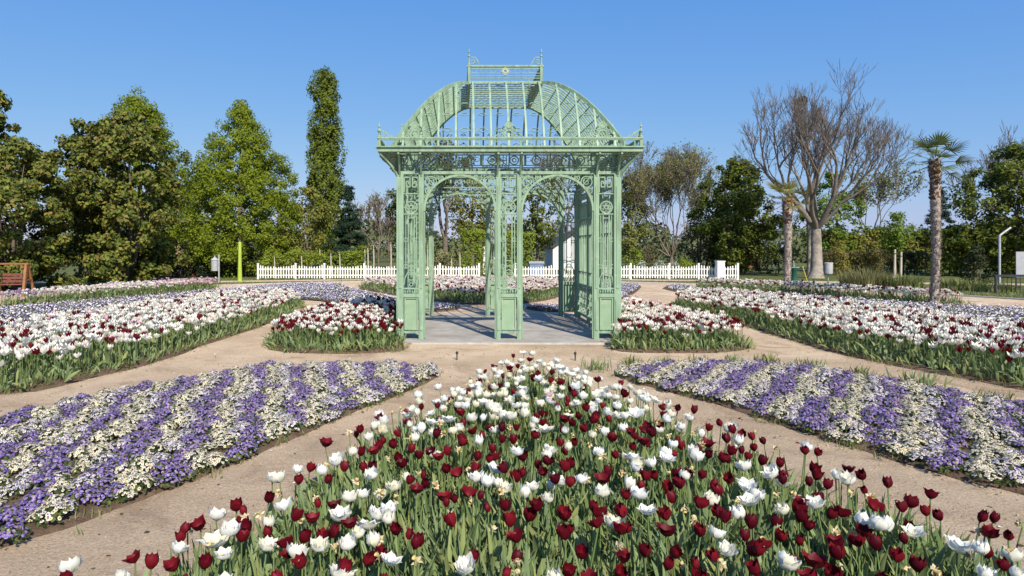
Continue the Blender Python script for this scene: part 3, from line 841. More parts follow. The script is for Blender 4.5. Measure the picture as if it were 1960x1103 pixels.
def branch(mb, p, d, L, r, depth, g, maxd, spread, up, twig, tips, kids=(2, 3), shrink=.74, shoot=.75):
    n = 4
    P = [p]; dd = d
    for k in range(n):
        dd = unit(dd+g.normal(size=3)*.10+np.array([0, 0, up*.12]))
        P.append(P[-1]+dd*L/n)
    rs = np.linspace(r, r*.68, n+1)
    mb.tube(P, np.maximum(rs, twig), 7 if depth == 0 else (5 if depth < 3 else 3), cap=False)
    if depth >= maxd:
        tips.append(P[-1]); return
    nk = g.integers(kids[0], kids[1]+1)
    a0 = g.uniform(0, 2*pi)
    for k in range(nk):
        ax = unit(np.cross(dd, g.normal(size=3))); b2 = np.cross(dd, ax)
        t = a0+k*2*pi/nk; sp = spread*g.uniform(.6, 1.25)
        nd = unit(dd*cos(sp)+(ax*cos(t)+b2*sin(t))*sin(sp)+np.array([0, 0, up*.25]))
        branch(mb, P[-1], nd, L*shrink*g.uniform(.8, 1.15), r*.68*(.82 if k else .95), depth+1, g, maxd, spread, up, twig, tips, kids, shrink, shoot)
    if depth >= 2:                                   # side shoots along the length
        for k in range(1, n):
            if g.uniform() < shoot:
                nd = unit(dd+g.normal(size=3)*.8+np.array([0, 0, .35]))
                branch(mb, P[k], nd, L*.55, r*.35, max(depth+2, maxd-1), g, maxd, spread, up, twig, tips, kids, shrink, shoot)

def bare_tree(name, label, base, trunk_h, trunk_r, lengths, seed, bark, twigm, maxd=6, spread=.42, up=.5, twig=.012, first=5, fan=.62, shrink=.74, leaf=None, leaf_n=0, leaf_size=.1, group=None, limb_r=.55, shoot=.75):
    g = np.random.default_rng(seed)
    t = empty(name, (base[0], base[1], 0)); tag(t, label, 'tree', group)
    mb = MB()
    z = np.array([-.05, .12, .45, trunk_h*.5, trunk_h*.85, trunk_h*1.22])
    P = np.stack([np.array([0, .01, .02, .02, .0, 0])*trunk_r*4, np.zeros(6), z], 1)
    mb.tube(P, trunk_r*np.array([1.45, 1.2, 1.0, .86, .80, .62]), 12)
    mb.build('trunk', bark, t, smooth=True)
    mb = MB(); tips = []
    for k in range(first):
        a_ = k*2*pi/first+g.uniform(-.3, .3); tl = fan*g.uniform(.45, 1.15) if k else .12
        d = np.array([sin(tl)*cos(a_), sin(tl)*sin(a_), cos(tl)])
        branch(mb, np.array([0, 0, trunk_h*.98]), d, lengths*g.uniform(.85, 1.15), trunk_r*limb_r*g.uniform(.7, 1.1), 0, g, maxd, spread, up, twig, tips, shrink=shrink, shoot=shoot)
    mb.build('branches', twigm, t, smooth=True)
    if leaf is not None and leaf_n:
        T = np.array(tips); sel = T[g.integers(0, len(T), leaf_n)]
        Pp = sel+g.normal(size=sel.shape)*.18
        mb = MB(); mb.inst(DIAM, DIAMF, Pp, rand_rots(len(Pp), leaf_size*g.uniform(.6, 1.3, len(Pp)), g=g))
        mb.build('young_leaves', leaf, t)
    return t, tips

def GP(px, d): return ((px-878)*d/1240, d)      # ground spot seen in column px at depth d
def table(*p):
    xs, ys = zip(*p); return lambda h: float(np.interp(h, xs, ys))
horn = table((0, .66), (.12, .92), (.3, 1), (.5, .92), (.68, .72), (.84, .47), (.95, .24), (1, .08))
cone = lambda h: (1-h)**.75*min(1, (h+.06)/.20)+.02
egg = lambda h: sin(pi*min(1, max(0, h*.86+.10)))**.7
ball = lambda h: sqrt(max(0, 1-(2*h-1)**2))
spire = lambda h: (1-h)*min(1, (h+.1)/.15)+.015
pop = lambda h: min(1, (h+.05)*2.6)*(1 if h < .8 else sqrt(max(0, 1-((h-.8)/.2)**2)))*(.9 if h < .35 else .78+.12*sin(h*22))
bush = lambda h: sqrt(max(0, 1-(h*.98)**2))

# left: two magnolias, two hornbeams, a poplar and what stands between
crown_tree('magnolia_tree', 'bronze green magnolia with bare pale stems at its foot, beyond the left beds', 'tree', GP(240, 33.5), 8.9, 3.15, table((0, .62), (.12, .85), (.3, 1), (.6, .98), (.78, .82), (.9, .6), (1, .2)), M['magnolia'], M['bark'], 11, .04, 260, 120, .20, .46, .13, lump=.32, inner=.2, stems=5, nl=22, lens=(1.25, 1.1))
crown_tree('magnolia_tree', 'slender magnolia whose leafy top leans out left of the bronze magnolia', 'tree', GP(150, 34.2), 8.7, 1.2, table((0, .2), (.5, .4), (.75, 1), (1, .3)), M['magnolia'], M['bark'], 111, .35, 46, 80, .21, .45, .08, lump=.3, nl=12, lens=(1.25, 1.1))
crown_tree('magnolia_tree', 'broad bronze magnolia cut off by the left picture edge', 'tree', GP(18, 29.0), 6.7, 3.3, table((0, .7), (.3, 1), (.6, 1), (.8, .86), (.93, .6), (1, .2)), M['magnolia'], M['bark'], 12, .05, 250, 120, .19, .44, .13, lump=.32, inner=.2, stems=4, nl=16, lens=(1.25, 1.1))
crown_tree('magnolia_tree', 'tall thin topped magnolia standing up against the sky at far left', 'tree', GP(-8, 31.5), 9.5, 1.45, lambda h: .35+.6*sin(pi*h)**2, M['magnolia'], M['bark'], 13, .35, 34, 85, .22, .42, .09, lump=.5, inner=.05, nl=20, lens=(1.25, 1.1))
crown_tree('hornbeam_tree', 'tall conical yellow green tree rising behind the bronze magnolia', 'tree', GP(258, 44), 12.75, 4.1, horn, M['hornbeam'], M['bark'], 14, .05, 560, 90, .18, .50, .2, lump=.10)
crown_tree('hornbeam_tree', 'broad conical yellow green tree between the magnolia and the poplar', 'tree', GP(461, 43), 11.5, 4.05, horn, M['hornbeam'], M['bark'], 15, .02, 760, 95, .17, .48, .2, lump=.10, inner=.15)
crown_tree('broadleaf_tree', 'dark green tree filling the gap behind the two conical trees', 'tree', GP(352, 52), 9.6, 3.2, egg, M['dark_leaf'], M['bark'], 16, .05, 110, 60, .28, .7, .2)
crown_tree('poplar_tree', 'tall slender columnar poplar left of the pavilion', 'tree', GP(622, 58), 17.8, 2.05, table((0, .6), (.15, .95), (.4, 1), (.55, .82), (.75, .74), (.9, .66), (.97, .45), (1, .15)), M['poplar'], M['bark'], 17, .05, 520, 75, .22, .42, .22, lump=.36, flat=1.6, inner=.15)
crown_tree('broadleaf_tree', 'bronze tinged young tree below the poplar', 'tree', GP(588, 46), 6.4, 2.0, egg, M['bronze'], M['bark'], 18, .12, 90, 55, .22, .5, .1, lump=.25)
crown_tree('conifer_tree', 'dark blue green conifer right of the poplar', 'tree', GP(668, 54), 7.4, 2.3, spire, M['conifer'], M['bark'], 19, .04, 190, 80, .20, .42, .14, lump=.3, flat=.4, lens=(.6, 1.3))
crown_tree('broadleaf_tree', 'small olive green tree at the foot of the left conical tree, behind the fence', 'tree', GP(540, 43), 3.3, 1.7, egg, M['bronze'], M['bark'], 20, .05, 60, 50, .2, .45, .08)
bare_tree('sparse_tree', 'thin greyish half bare tree just left of the pavilion', GP(724, 56), 1.6, .10, 1.5, 21, M['bark'], M['twig_red'], 5, .4, .6, .016, 4, .5, leaf=M['willow'], leaf_n=700, leaf_size=.16)
bare_tree('sparse_tree', 'small leafless tree low on the horizon next to the left pilaster', GP(744, 60), 1.5, .08, 1.1, 22, M['bark'], M['twig'], 5, .45, .4, .016, 4, .7)
crown_tree('broadleaf_tree', 'dark leaved tree showing past the left edge of the pavilion', 'tree', GP(790, 47), 7.0, 2.0, egg, M['dark_leaf'], M['bark'], 23, .42, 75, 55, .24, .5, .16, lump=.3)
# seen through the pavilion
bare_tree('bare_tree', 'dark trunked sparse tree seen through the left arch', GP(852, 50), 2.6, .24, 2.3, 24, M['bark'], M['twig'], 5, .4, .5, .016, 4, .45, leaf=M['dark_leaf'], leaf_n=2600, leaf_size=.26)
crown_tree('broadleaf_tree', 'olive and brown leaved tree seen high through the left arch', 'tree', GP(905, 58), 8.4, 2.6, egg, M['bronze'], M['bark'], 25, .3, 90, 55, .26, .6, .16)
crown_tree('broadleaf_tree', 'loose green tree seen through the right arch', 'tree', GP(1030, 56), 8.6, 3.0, egg, M['chestnut'], M['bark'], 26, .25, 90, 50, .26, .6, .16, lump=.3, inner=.1)
bare_tree('bare_tree', 'dark bare tree behind the right arch of the pavilion', GP(1082, 60), 2.6, .3, 2.4, 27, M['bark'], M['twig'], 6, .4, .5, .018, 4, .5)
# right of the pavilion
crown_tree('broadleaf_tree', 'yellow green tree close behind the right edge of the pavilion', 'tree', GP(1205, 55), 8.2, 1.9, egg, M['willow'], M['bark'], 28, .12, 80, 50, .24, .55, .14, lump=.25)
bare_tree('sprouting_tree', 'tall greyish tree just coming into leaf, right of the pavilion', GP(1285, 56), .9, .22, 2.75, 29, M['bark'], M['twig_red'], 7, .46, .50, .012, 8, .80, leaf=M['willow'], leaf_n=17000, leaf_size=.15, shrink=.74, limb_r=.34, shoot=.5)
crown_tree('chestnut_tree', 'dense dark green chestnut in front of the half bare trees', 'tree', GP(1408, 45), 8.0, 3.0, lambda h: egg(h)*1.0, M['chestnut'], M['bark'], 30, .07, 250, 80, .24, .50, .22, lump=.42, stems=3, inner=.15)
crown_tree('broadleaf_tree', 'brown twiggy shrub tree leaning beside the dark chestnut', 'tree', GP(1340, 47), 4.5, 1.9, egg, M['hedge_brown'], M['bark'], 31, .05, 70, 40, .16, .5, .1, stems=4, inner=.1)
BT, tips = bare_tree('bare_tree', 'big leafless tree with a thick pale trunk, right of centre', GP(1562, 40), 3.0, .36, 2.45, 47, M['bark_grey'], M['twig'], 6, .38, .55, .009, 9, .70, shrink=.76, limb_r=.46, shoot=.55)
mb = MB()
g = np.random.default_rng(3)
leaf_cloud(mb, np.array([[0, 0, 0.]]), .34, 260, .16, g, 1)
_T = np.array(tips); _b = np.array([GP(1562, 40)[0], 40., 0]); _w = _T+_b
_i = np.argmin(np.abs(_w[:, 0]-GP(1546, 40)[0])*1.0+np.abs(_w[:, 2]-11.2)+np.abs(_T[:, 1])*.3)
o = mb.build('mistletoe', M['hedge_dark'], None, tuple(_w[_i]-np.array([0, 0, .15]))); tag(o, 'dark ball of mistletoe high in the big bare tree', 'mistletoe')
crown_tree('broadleaf_tree', 'bright yellow green young tree behind the big bare tree', 'tree', GP(1590, 50), 7.8, 2.7, egg, M['lime_leaf'], M['bark'], 34, .12, 110, 50, .24, .55, .14, lump=.3, inner=.1)
mb = MB(); mb.tube([(0, 0, -.05), (.02, 0, 1.3), (-.05, 0, 3.2), (-.2, 0, 5)], [.22, .18, .15, .1], 9)
tr2 = empty('bare_tree', (*GP(1550, 43.5), 0)); tag(tr2, 'slim pale trunk standing close behind the thick trunk of the big bare tree', 'tree')
mb.build('trunk', M['bark_grey'], tr2, smooth=True)
mb = MB(); tp = []; gg = np.random.default_rng(8)
for k in range(3): branch(mb, np.array([-.2, 0, 4.9]), unit((.4*cos(k*2.1), .4*sin(k*2.1), 1)), 1.6, .07, 1, gg, 4, .4, .6, .014, tp)
mb.build('branches', M['twig'], tr2)
bare_tree('sparse_tree', 'small half bare tree with a few green leaves, right of the big bare tree', GP(1672, 52), 2.0, .12, 1.9, 35, M['bark'], M['twig_red'], 5, .42, .55, .014, 4, .6, leaf=M['willow'], leaf_n=2200, leaf_size=.2)
crown_tree('broadleaf_tree', 'small fresh green tree tied to pale stakes', 'tree', GP(1715, 42), 4.2, 1.15, egg, M['lime_leaf'], M['bark'], 36, .42, 55, 45, .18, .38, .06, lump=.3, inner=.1)
crown_tree('conifer_tree', 'dark conifer standing behind the tall palm', 'tree', GP(1800, 55), 7.6, 2.2, spire, M['conifer'], M['bark'], 37, .03, 170, 80, .2, .42, .14, lump=.3, flat=.4, lens=(.6, 1.3))
crown_tree('broadleaf_tree', 'large dark green tree at the right picture edge', 'tree', GP(1950, 41), 8.4, 3.6, lambda h: egg(h), M['chestnut'], M['bark'], 38, .05, 300, 80, .22, .52, .22, lump=.42, inner=.2)
bare_tree('bare_tree', 'leafless tree top showing behind the large dark tree at right', GP(1895, 58), 2.5, .2, 2.7, 39, M['bark'], M['twig'], 5, .4, .6, .016, 5, .6)

def hedge_block(name, label, x0, x1, y, depth, h, m, seed, size=.16, wave=.12, group=None, cat='hedge'):
    g = np.random.default_rng(seed)
    t = empty(name, ((x0+x1)/2, y, 0)); tag(t, label, cat, group)
    w = x1-x0
    n = int(min(w, 9)/min(w, 9)*w*h*55)
    X = g.uniform(-w/2, w/2, n); Z = h*g.uniform(0.02, 1, n)**.8
    Y = np.where(g.uniform(size=n) < .7, -depth/2, g.uniform(-depth/2, depth/2, n))
    topw = 1+wave*(np.sin(X*1.7+seed)+.6*np.sin(X*4.1+2*seed))*.5
    C = np.stack([X, Y, Z*topw], 1)
    sel = g.uniform(size=n) < .35; C[sel, 2] = h*topw[sel]*g.uniform(.9, 1.02, sel.sum()); C[sel, 1] = g.uniform(-depth/2, depth/2, sel.sum())
    mb = MB(); leaf_cloud(mb, C, .16, 10, size, g, 1, np.tile([[0, -.6, .3]], (n, 1)))
    mb.build('foliage', m, t)
    mb = MB()
    for k in range(int(w/.8)+1):
        x = -w/2+.2+k*.8
        mb.tube([(x, 0, -.05), (x+.05, 0, h*.5), (x, .05, h*.85)], [.05, .035, .015], 5)
    mb.build('stems', M['bark'], t)
    return t
def shrub(name, label, px, d, h, r, m, seed, size=.15, shape=bush, group=None, per=40, nc=40):
    return crown_tree(name, label, 'shrub', GP(px, d), h, r, shape, m, M['bark'], seed, .04, nc, per, size, min(.3, r*.42), .04, group, lump=.15, stems=3, nl=6)

def hx(a, b, d): return GP(a, d)[0], GP(b, d)[0]
hedge_block('ivy_arbour_pier', 'tall clipped green arbour block left of the gateway', *hx(880, 936, 44), 44, 1.2, 3.0, M['hedge'], 41, .15, .06)
hedge_block('ivy_arbour_pier', 'tall clipped green arbour block right of the gateway', *hx(966, 1022, 44), 44, 1.2, 2.9, M['hedge'], 42, .15, .06)
hedge_block('clipped_hedge', 'dark clipped hedge behind the lawn by the second palm', *hx(1398, 1512, 46), 46, 1.0, 1.7, M['hedge_dark'], 43, .15, .04)
hedge_block('brown_hedge', 'brownish twiggy hedge behind the big bare tree', *hx(1572, 1775, 46), 46, 1.0, 1.55, M['hedge_brown'], 44, .14, .12)
hedge_block('tall_hedge', 'tall loose green hedge behind the tall palm', *hx(1765, 2080, 43), 43, 1.6, 2.9, M['chestnut'], 45, .22, .14)
hedge_block('tall_hedge', 'tall olive hedge behind the brown hedge', *hx(1580, 1800, 50), 50, 1.6, 2.8, M['bronze'], 46, .22, .2)
hedge_block('low_hedge', 'low bright green hedge just behind the left picket fence', *hx(500, 700, 40.5), 40.5, .8, 1.45, M['hedge'], 47, .13, .2)
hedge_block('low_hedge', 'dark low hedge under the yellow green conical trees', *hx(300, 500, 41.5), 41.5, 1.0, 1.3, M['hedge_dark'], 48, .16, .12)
shrub('round_bush', 'round clipped green bush below the dark conifer', 686, 41.5, 2.2, .95, M['hedge'], 51, .12, ball)
shrub('round_bush', 'brownish round grass bush seen through the left arch', 848, 41, 1.75, .95, M['grass_tall'], 52, .16, ball)
shrub('round_bush', 'small round clipped bush behind the right picket fence', 1311, 40.5, 1.25, .65, M['hedge'], 53, .11, ball)
shrub('round_bush', 'green bush behind the fence close to the right pilaster', 1213, 44, 1.8, .9, M['hedge'], 54, .13, ball)
shrub('round_bush', 'reddish brown bush behind the fence right of the pavilion', 1243, 46, 2.0, .9, M['hedge_brown'], 55, .14, ball)
shrub('white_flowering_shrub', 'low white flowering shrub behind the right fence, nearest the pavilion', 1228, 39.6, 1.05, .5, M['white_bloom'], 56, .1, group='white flowering shrubs')
shrub('white_flowering_shrub', 'low white flowering shrub behind the middle of the right fence', 1262, 39.6, 1.0, .65, M['white_bloom'], 57, .1, group='white flowering shrubs')
shrub('white_flowering_shrub', 'low white flowering shrub behind the fence beside the round bush', 1293, 39.6, 1.0, .4, M['white_bloom'], 58, .1, group='white flowering shrubs')
shrub('orange_shrub', 'orange tinged shrub just right of the big bare trunk', 1607, 44, 2.2, .8, M['orange_bloom'], 59, .14)
shrub('orange_shrub', 'orange tinged shrub above the brown hedge', 1668, 44.5, 2.1, .7, M['orange_bloom'], 60, .14)
shrub('dark_bush', 'very dark rounded bush in front of the tall hedge, right of the tall palm', 1868, 34, 2.0, .85, M['hedge_dark'], 61, .14)
shrub('green_bush', 'yellow green bush at the fence corner by the lime pole', 510, 40.2, 1.25, .8, M['hedge'], 62, .13)

# tall ornamental grass and herbs left of the tall palm
def grass_clump(name, label, px, d, r, h, n, m, seed, cat='grass', bend=.5, wd=.02):
    g = np.random.default_rng(seed)
    t = empty(name, (*GP(px, d), 0)); tag(t, label, cat)
    mb = MB()
    nseg = 4; V = []; F = []
    a_ = g.uniform(0, 2*pi, n); rr = r*.8*np.sqrt(g.uniform(0, 1, n)); ln = h*g.uniform(.55, 1.1, n); bd = bend*g.uniform(.2, 1.3, n); da = a_+g.normal(size=n)*.6
    for i in range(n):
        b0 = np.array([rr[i]*cos(a_[i]), rr[i]*sin(a_[i]), 0]); dr = np.array([cos(da[i]), sin(da[i]), 0]); sd = np.array([-sin(da[i]), cos(da[i]), 0])*wd
        o_ = len(V)
        for k in range(nseg):
            f = k/(nseg-1); p = b0+dr*ln[i]*bd[i]*f*f+np.array([0, 0, ln[i]*(f-.35*bd[i]*f*f)]); w = 1-f*.95
            V += [p-sd*w, p+sd*w]
        for k in range(nseg-1): F.append([o_+2*k, o_+2*k+1, o_+2*k+3, o_+2*k+2])
    mb.add(V, F); mb.build('blades', m, t)
    return t
grass_clump('ornamental_grass', 'big arching clump of dry tipped ornamental grass left of the tall palm', 1655, 29.5, 1.25, 1.05, 900, M['grass_tall'], 71)
grass_clump('ornamental_grass', 'green leafy clump between the dry grass and the tall palm', 1725, 28.5, .95, .8, 700, M['weed'], 72, wd=.03)
grass_clump('ornamental_grass', 'low green herb clump close to the right of the tall palm', 1835, 29, 1.2, .55, 600, M['weed'], 73, wd=.035)
grass_clump('ornamental_grass', 'low herb patch beside the dark railing', 1895, 28, 1.2, .4, 500, M['weed'], 74, wd=.03)
# ================================================================== PALMS
def frond_mesh(L, nseg, g, stalk, half):
    mb = MB()
    P = np.array([[0, 0, 0], [stalk*.5, 0, .02], [stalk, 0, 0]])
    mb.tube(P, [.016, .012, .010], 4)
    for k in range(nseg):
        t = (k/(nseg-1)-.5)*2*half
        l = L*(1-.25*abs(t)/half)*g.uniform(.9, 1.05)
        d = np.array([cos(t), sin(t), 0]); sd = np.array([-sin(t), cos(t), 0])*.0165*L/.5
        fold = np.array([0, 0, .10*abs(sin(t))])
        p0 = np.array([stalk, 0, 0]); p1 = p0+d*l*.55+fold*l; p2 = p0+d*l+fold*l*1.1+np.array([0, 0, -.10*l*g.uniform(.3, 1.4)])
        mb.add([p0-sd*.3, p0+sd*.3, p1+sd, p1-sd, p2], [[0, 1, 2, 3]]); mb.add([p1-sd, p1+sd, p2], [[0, 1, 2]])
    return mb
def palm(label, loc, H, r, fm, L, seed, nf, flower=False):
    g = np.random.default_rng(seed)
    t = empty('palm_tree', (*loc, 0)); tag(t, label, 'palm tree')
    mb = MB()
    zs = np.linspace(-.05, H, 14); rr = r*(.80+.35*np.clip((zs/H-.45)/.5, 0, 1)); rr[0] *= 1.3
    ctr = np.stack([.05*np.sin(zs*.9), .04*np.sin(zs*.7+1), zs], 1)
    mb.tube(ctr, rr*.88, 12)
    mb.build('trunk', M['fibre'], t, smooth=True)
    n = int(H*190); z = g.uniform(.02, H, n); a_ = g.uniform(0, 2*pi, n)
    R = np.interp(z, zs, rr); cx_ = np.interp(z, zs, ctr[:, 0]); cy_ = np.interp(z, zs, ctr[:, 1])
    W = np.array([[-.5, 0, 0], [.5, 0, 0], [.28, .55, .9], [-.28, .55, .9], [0, -.3, .5]])
    WF = np.array([[0, 1, 2, 3], [1, 0, 4, 4], [0, 3, 4, 4]])
    pos = np.stack([cx_+R*.84*np.cos(a_), cy_+R*.84*np.sin(a_), z], 1)
    Rm = rots(a_-pi/2, a_+pi/2, g.uniform(-.5, .35, n), .075*g.uniform(.6, 1.35, n))
    mb = MB(); up = z > H*.72
    mb.inst(W, WF[:1], pos[~up], Rm[~up]); mb.inst(W, WF[:1], pos[up], Rm[up]*1.15, 1)
    mb.inst(W*np.array([.6, .8, 1.3]), WF[:1], pos+np.array([0, 0, .02]), Rm, 0)
    tag(mb.build('leaf_stubs', [M['fibre'], M['fibre_dark']], t), kind='stuff')
    ms = [frond_mesh(L, 16, g, L*.75, h).mesh('frond', fm) for h in (1.5, 1.75, 1.25)]
    top = ctr[-1]
    for k in range(nf):
        f = k/nf; el = -0.55+1.75*f**.9; a2 = k*2.399+g.uniform(-.2, .2)
        o = mk('frond', ms[k % 3], t, tuple(top+np.array([.05*cos(a2), .05*sin(a2), -.22+.3*f])))
        o.rotation_euler = (g.uniform(-.35, .35), -el, a2); o.scale = (g.uniform(.82, 1.08),)*3
    if flower:
        mb = MB(); leaf_cloud(mb, np.array([[.1, -.22, H-.05], [-.12, -.2, H+.02], [.0, -.25, H-.2]]), .16, 70, .07, g)
        mb.build('flower_cluster', M['palm_fl'], t)
    return t
palm('tall fan palm with a shaggy trunk rising from the right tulip bed', GP(1790, 21.0), 4.75, .155, M['palm'], .64, 83, 17)
palm('shorter yellowish fan palm in front of the big bare tree', GP(1507, 31.0), 4.15, .21, M['palm_y'], .82, 84, 18, True)

# ================================================================== SMALL THINGS IN THE BACKGROUND
def simple(name, label, cat, loc, group=None, rz=0):
    t = empty(name, loc, rz); return tag(t, label, cat, group)
t = simple('lime_pole', 'bright lime green round pole at the left end of the picket fence', 'pole', (*GP(459, 36.0), 0))
mb = MB(); mb.lathe([(0, -.05), (.13, -.05), (.125, .05), (.10, 1.1), (.085, 2.15), (.07, 2.19), (0, 2.2)], 14); mb.build('shaft', M['lime'], t, smooth=True)
mb = MB(); mb.lathe([(.15, 0), (.15, .04), (.11, .05)], 14); mb.build('foot_collar', M['lime'], t)
t = simple('litter_bin', 'grey metal bin with pointed lid on a post at the far left bed', 'bin', (*GP(412, 34.8), 0))
mb = MB(); mb.box((.20, 0, .75), (.06, .06, 1.5)); mb.build('post', M['galv'], t)
mb = MB(); mb.lathe([(0, .62), (.17, .62), (.19, 1.18), (0, 1.18)], 14, (-.03, 0, 0)); mb.build('body', M['galv'], t, smooth=False)
mb = MB(); mb.lathe([(.21, 1.19), (.21, 1.22), (.08, 1.33), (.03, 1.36), (.03, 1.44), (0, 1.45)], 14, (-.03, 0, 0)); mb.build('lid', M['galv'], t)
# brick gate piers in the shade of the trees
for px, lab in ((345, 'pale speckled brick pier in the shade of the magnolia'), (368, 'red brick pier under the trees, right of the speckled one')):
    t = simple('brick_pier', lab, 'pier', (*GP(px, 42.6), 0), 'brick piers under the trees')
    mb = MB(); mb.box((0, 0, .93), (.40, .40, 1.86)); mb.build('mortar_core', M['mortar'], t)
    mb = MB(); mb.box((0, 0, 0), (.205, .10, .062)); bm1 = mb.mesh('brick', M['brick']); mb = MB(); mb.box((0, 0, 0), (.205, .10, .062)); bm2 = mb.mesh('brick', M['mortar'])
    for row in range(24):
        for k in range(2):
            off = .107 if row % 2 == 0 else -.107
            bmx = bm1 if (px == 368 or random.random() < .45) else bm2
            mk('brick', bmx, t, ((k-.5)*.215, -.165+(.004 if row % 2 else 0), .05+row*.076))
            mk('brick', bmx, t, (.165*(1 if k else -1)+(.003 if k else -.003), .04, .05+row*.076), (0, 0, pi/2))
    mb = MB(); mb.box((0, 0, 1.90), (.50, .50, .07)); mb.box((0, 0, 1.96), (.34, .34, .06)); mb.build('cap', M['mortar'], t)
# wooden swing bench at the left edge
t = simple('wooden_swing', 'orange stained wooden swing frame with reddish seat at the left picture edge', 'swing', (*GP(22, 25.2), 0), rz=.15)
for sx in (-1, 1):
    for sy in (-1, 1):
        mb = MB(); mb.bar((sx*.62, sy*.45, -.03), (sx*.55, sy*.06, 1.22), .085, .085, (0, 1, .2)); mb.build('leg', M['wood_orange'], t)
    mb = MB(); mb.bar((sx*.585, -.28, .62), (sx*.585, .28, .62), .05, .07, (1, 0, 0)); mb.build('cross_tie', M['wood_orange'], t)
mb = MB(); mb.bar((-.62, 0, 1.25), (.62, 0, 1.25), .06, .07, (0, 1, 0)); mb.build('top_beam', M['wood_orange'], t)
for k in range(4):
    mb = MB(); mb.box((0, -.2+k*.12, .45), (.95, .09, .03)); mb.build('seat_slat', M['wood_red'], t)
for k in range(3):
    mb = MB(); mb.box((0, .24+.02*k, .56+k*.13), (.95, .025, .10)); mb.build('back_slat', M['wood_red'], t)
for sx in (-1, 1):
    mb = MB(); mb.tube([(sx*.44, -.2, .46), (sx*.44, 0, 1.24)], .012, 5); mb.tube([(sx*.44, .24, .5), (sx*.44, 0.02, 1.24)], .012, 5); mb.build('hanger', M['dark_metal'], t)
# white pillar in the right fence
t = simple('white_pillar', 'square white pillar standing at the right end of the picket fence', 'pillar', (*GP(1378, 37.6), 0))
mb = MB(); mb.box((0, 0, .55), (.42, .36, 1.0)); mb.build('shaft', M['white_paint'], t)
mb = MB(); mb.box((0, 0, .05), (.48, .42, .10)); mb.box((0, 0, 1.075), (.48, .42, .05)); mb.build('mouldings', M['white_paint'], t)
# green water post, yellow stake, white bin
t = simple('water_post', 'dark green round water post beside the yellowish palm', 'water post', (*GP(1520, 33.0), 0))
mb = MB(); mb.lathe([(0, -.03), (.15, -.03), (.15, .03), (.135, .05), (.135, .82), (.15, .84), (.15, .87), (.11, .90), (.085, .98), (.05, 1.03), (0, 1.05)], 14); mb.build('body', M['dark_green'], t, smooth=True)
mb = MB(); mb.bar((-.2, -.13, .86), (.2, -.13, .86), .03, .03); mb.tube([(-.1, -.14, .86), (-.12, -.2, 1.12), (-.16, -.2, 1.2)], .025, 6); mb.build('tap', M['galv'], t)
t = simple('yellow_stake', 'thin yellow stake leaning on the lawn beside the green post', 'stake', (*GP(1545, 33.5), 0))
mb = MB(); mb.tube([(.05, 0, -.02), (-.22, 0, .84)], .018, 6); mb.build('shaft', M['yellow'], t)
mb = MB(); mb.tube([(-.22, 0, .84), (-.235, 0, .89)], .03, 6); mb.build('knob', M['yellow'], t)
t = simple('round_bin', 'white round bin on a short post right of the big bare trunk', 'bin', (*GP(1586, 37.0), 0))
mb = MB(); mb.tube([(0, .05, -.02), (0, .05, .4)], .03, 6); mb.build('post', M['galv'], t)
mb = MB(); mb.lathe([(0, .36), (.20, .36), (.215, .42), (.215, .98), (.20, 1.0), (.19, .95), (0, .9)], 16); mb.build('body', M['galv'], t, smooth=False)
mb = MB(); mb.ring((0, 0, .99), .217, .03, .03, (0, 0, 1), 18); mb.build('rim', M['white_paint'], t)
# bent lamp post, sign board and railing at the right
t = simple('bent_post', 'thin galvanised post with slanted top by the railing', 'post', (*GP(1913, 30.0), 0))
mb = MB(); mb.tube([(0, 0, -.03), (0, 0, 2.45)], .05, 8); mb.build('shaft', M['galv'], t, smooth=True)
mb = MB(); mb.tube([(0, 0, 2.42), (.26, 0, 2.62), (.52, 0, 2.80)], .045, 8); mb.build('arm', M['galv'], t, smooth=True)
t = simple('sign_board', 'blank pale panel on legs at the right picture edge', 'board', (*GP(1962, 31.5), 0))
mb = MB(); mb.box((0, 0, 1.05), (.9, .04, 1.25)); mb.build('panel', M['board'], t)
for sx in (-1, 1):
    mb = MB(); mb.box((sx*.40, .04, .8), (.05, .04, 1.7)); mb.build('leg', M['dark_metal'], t)
t = simple('railing', 'dark metal railing box below the pale panel', 'railing', (*GP(1945, 27.0), 0))
for sx in (-1, 1):
    mb = MB(); mb.box((sx*.85, 0, .36), (.07, .07, .74)); mb.build('post', M['dark_metal'], t)
mb = MB(); mb.box((0, 0, .70), (1.80, .075, .10)); mb.build('top_rail', M['dark_metal'], t)
for k in range(9):
    mb = MB(); mb.box((-.72+k*.18, .01, .33), (.018, .018, .62)); mb.build('bar', M['dark_metal'], t)
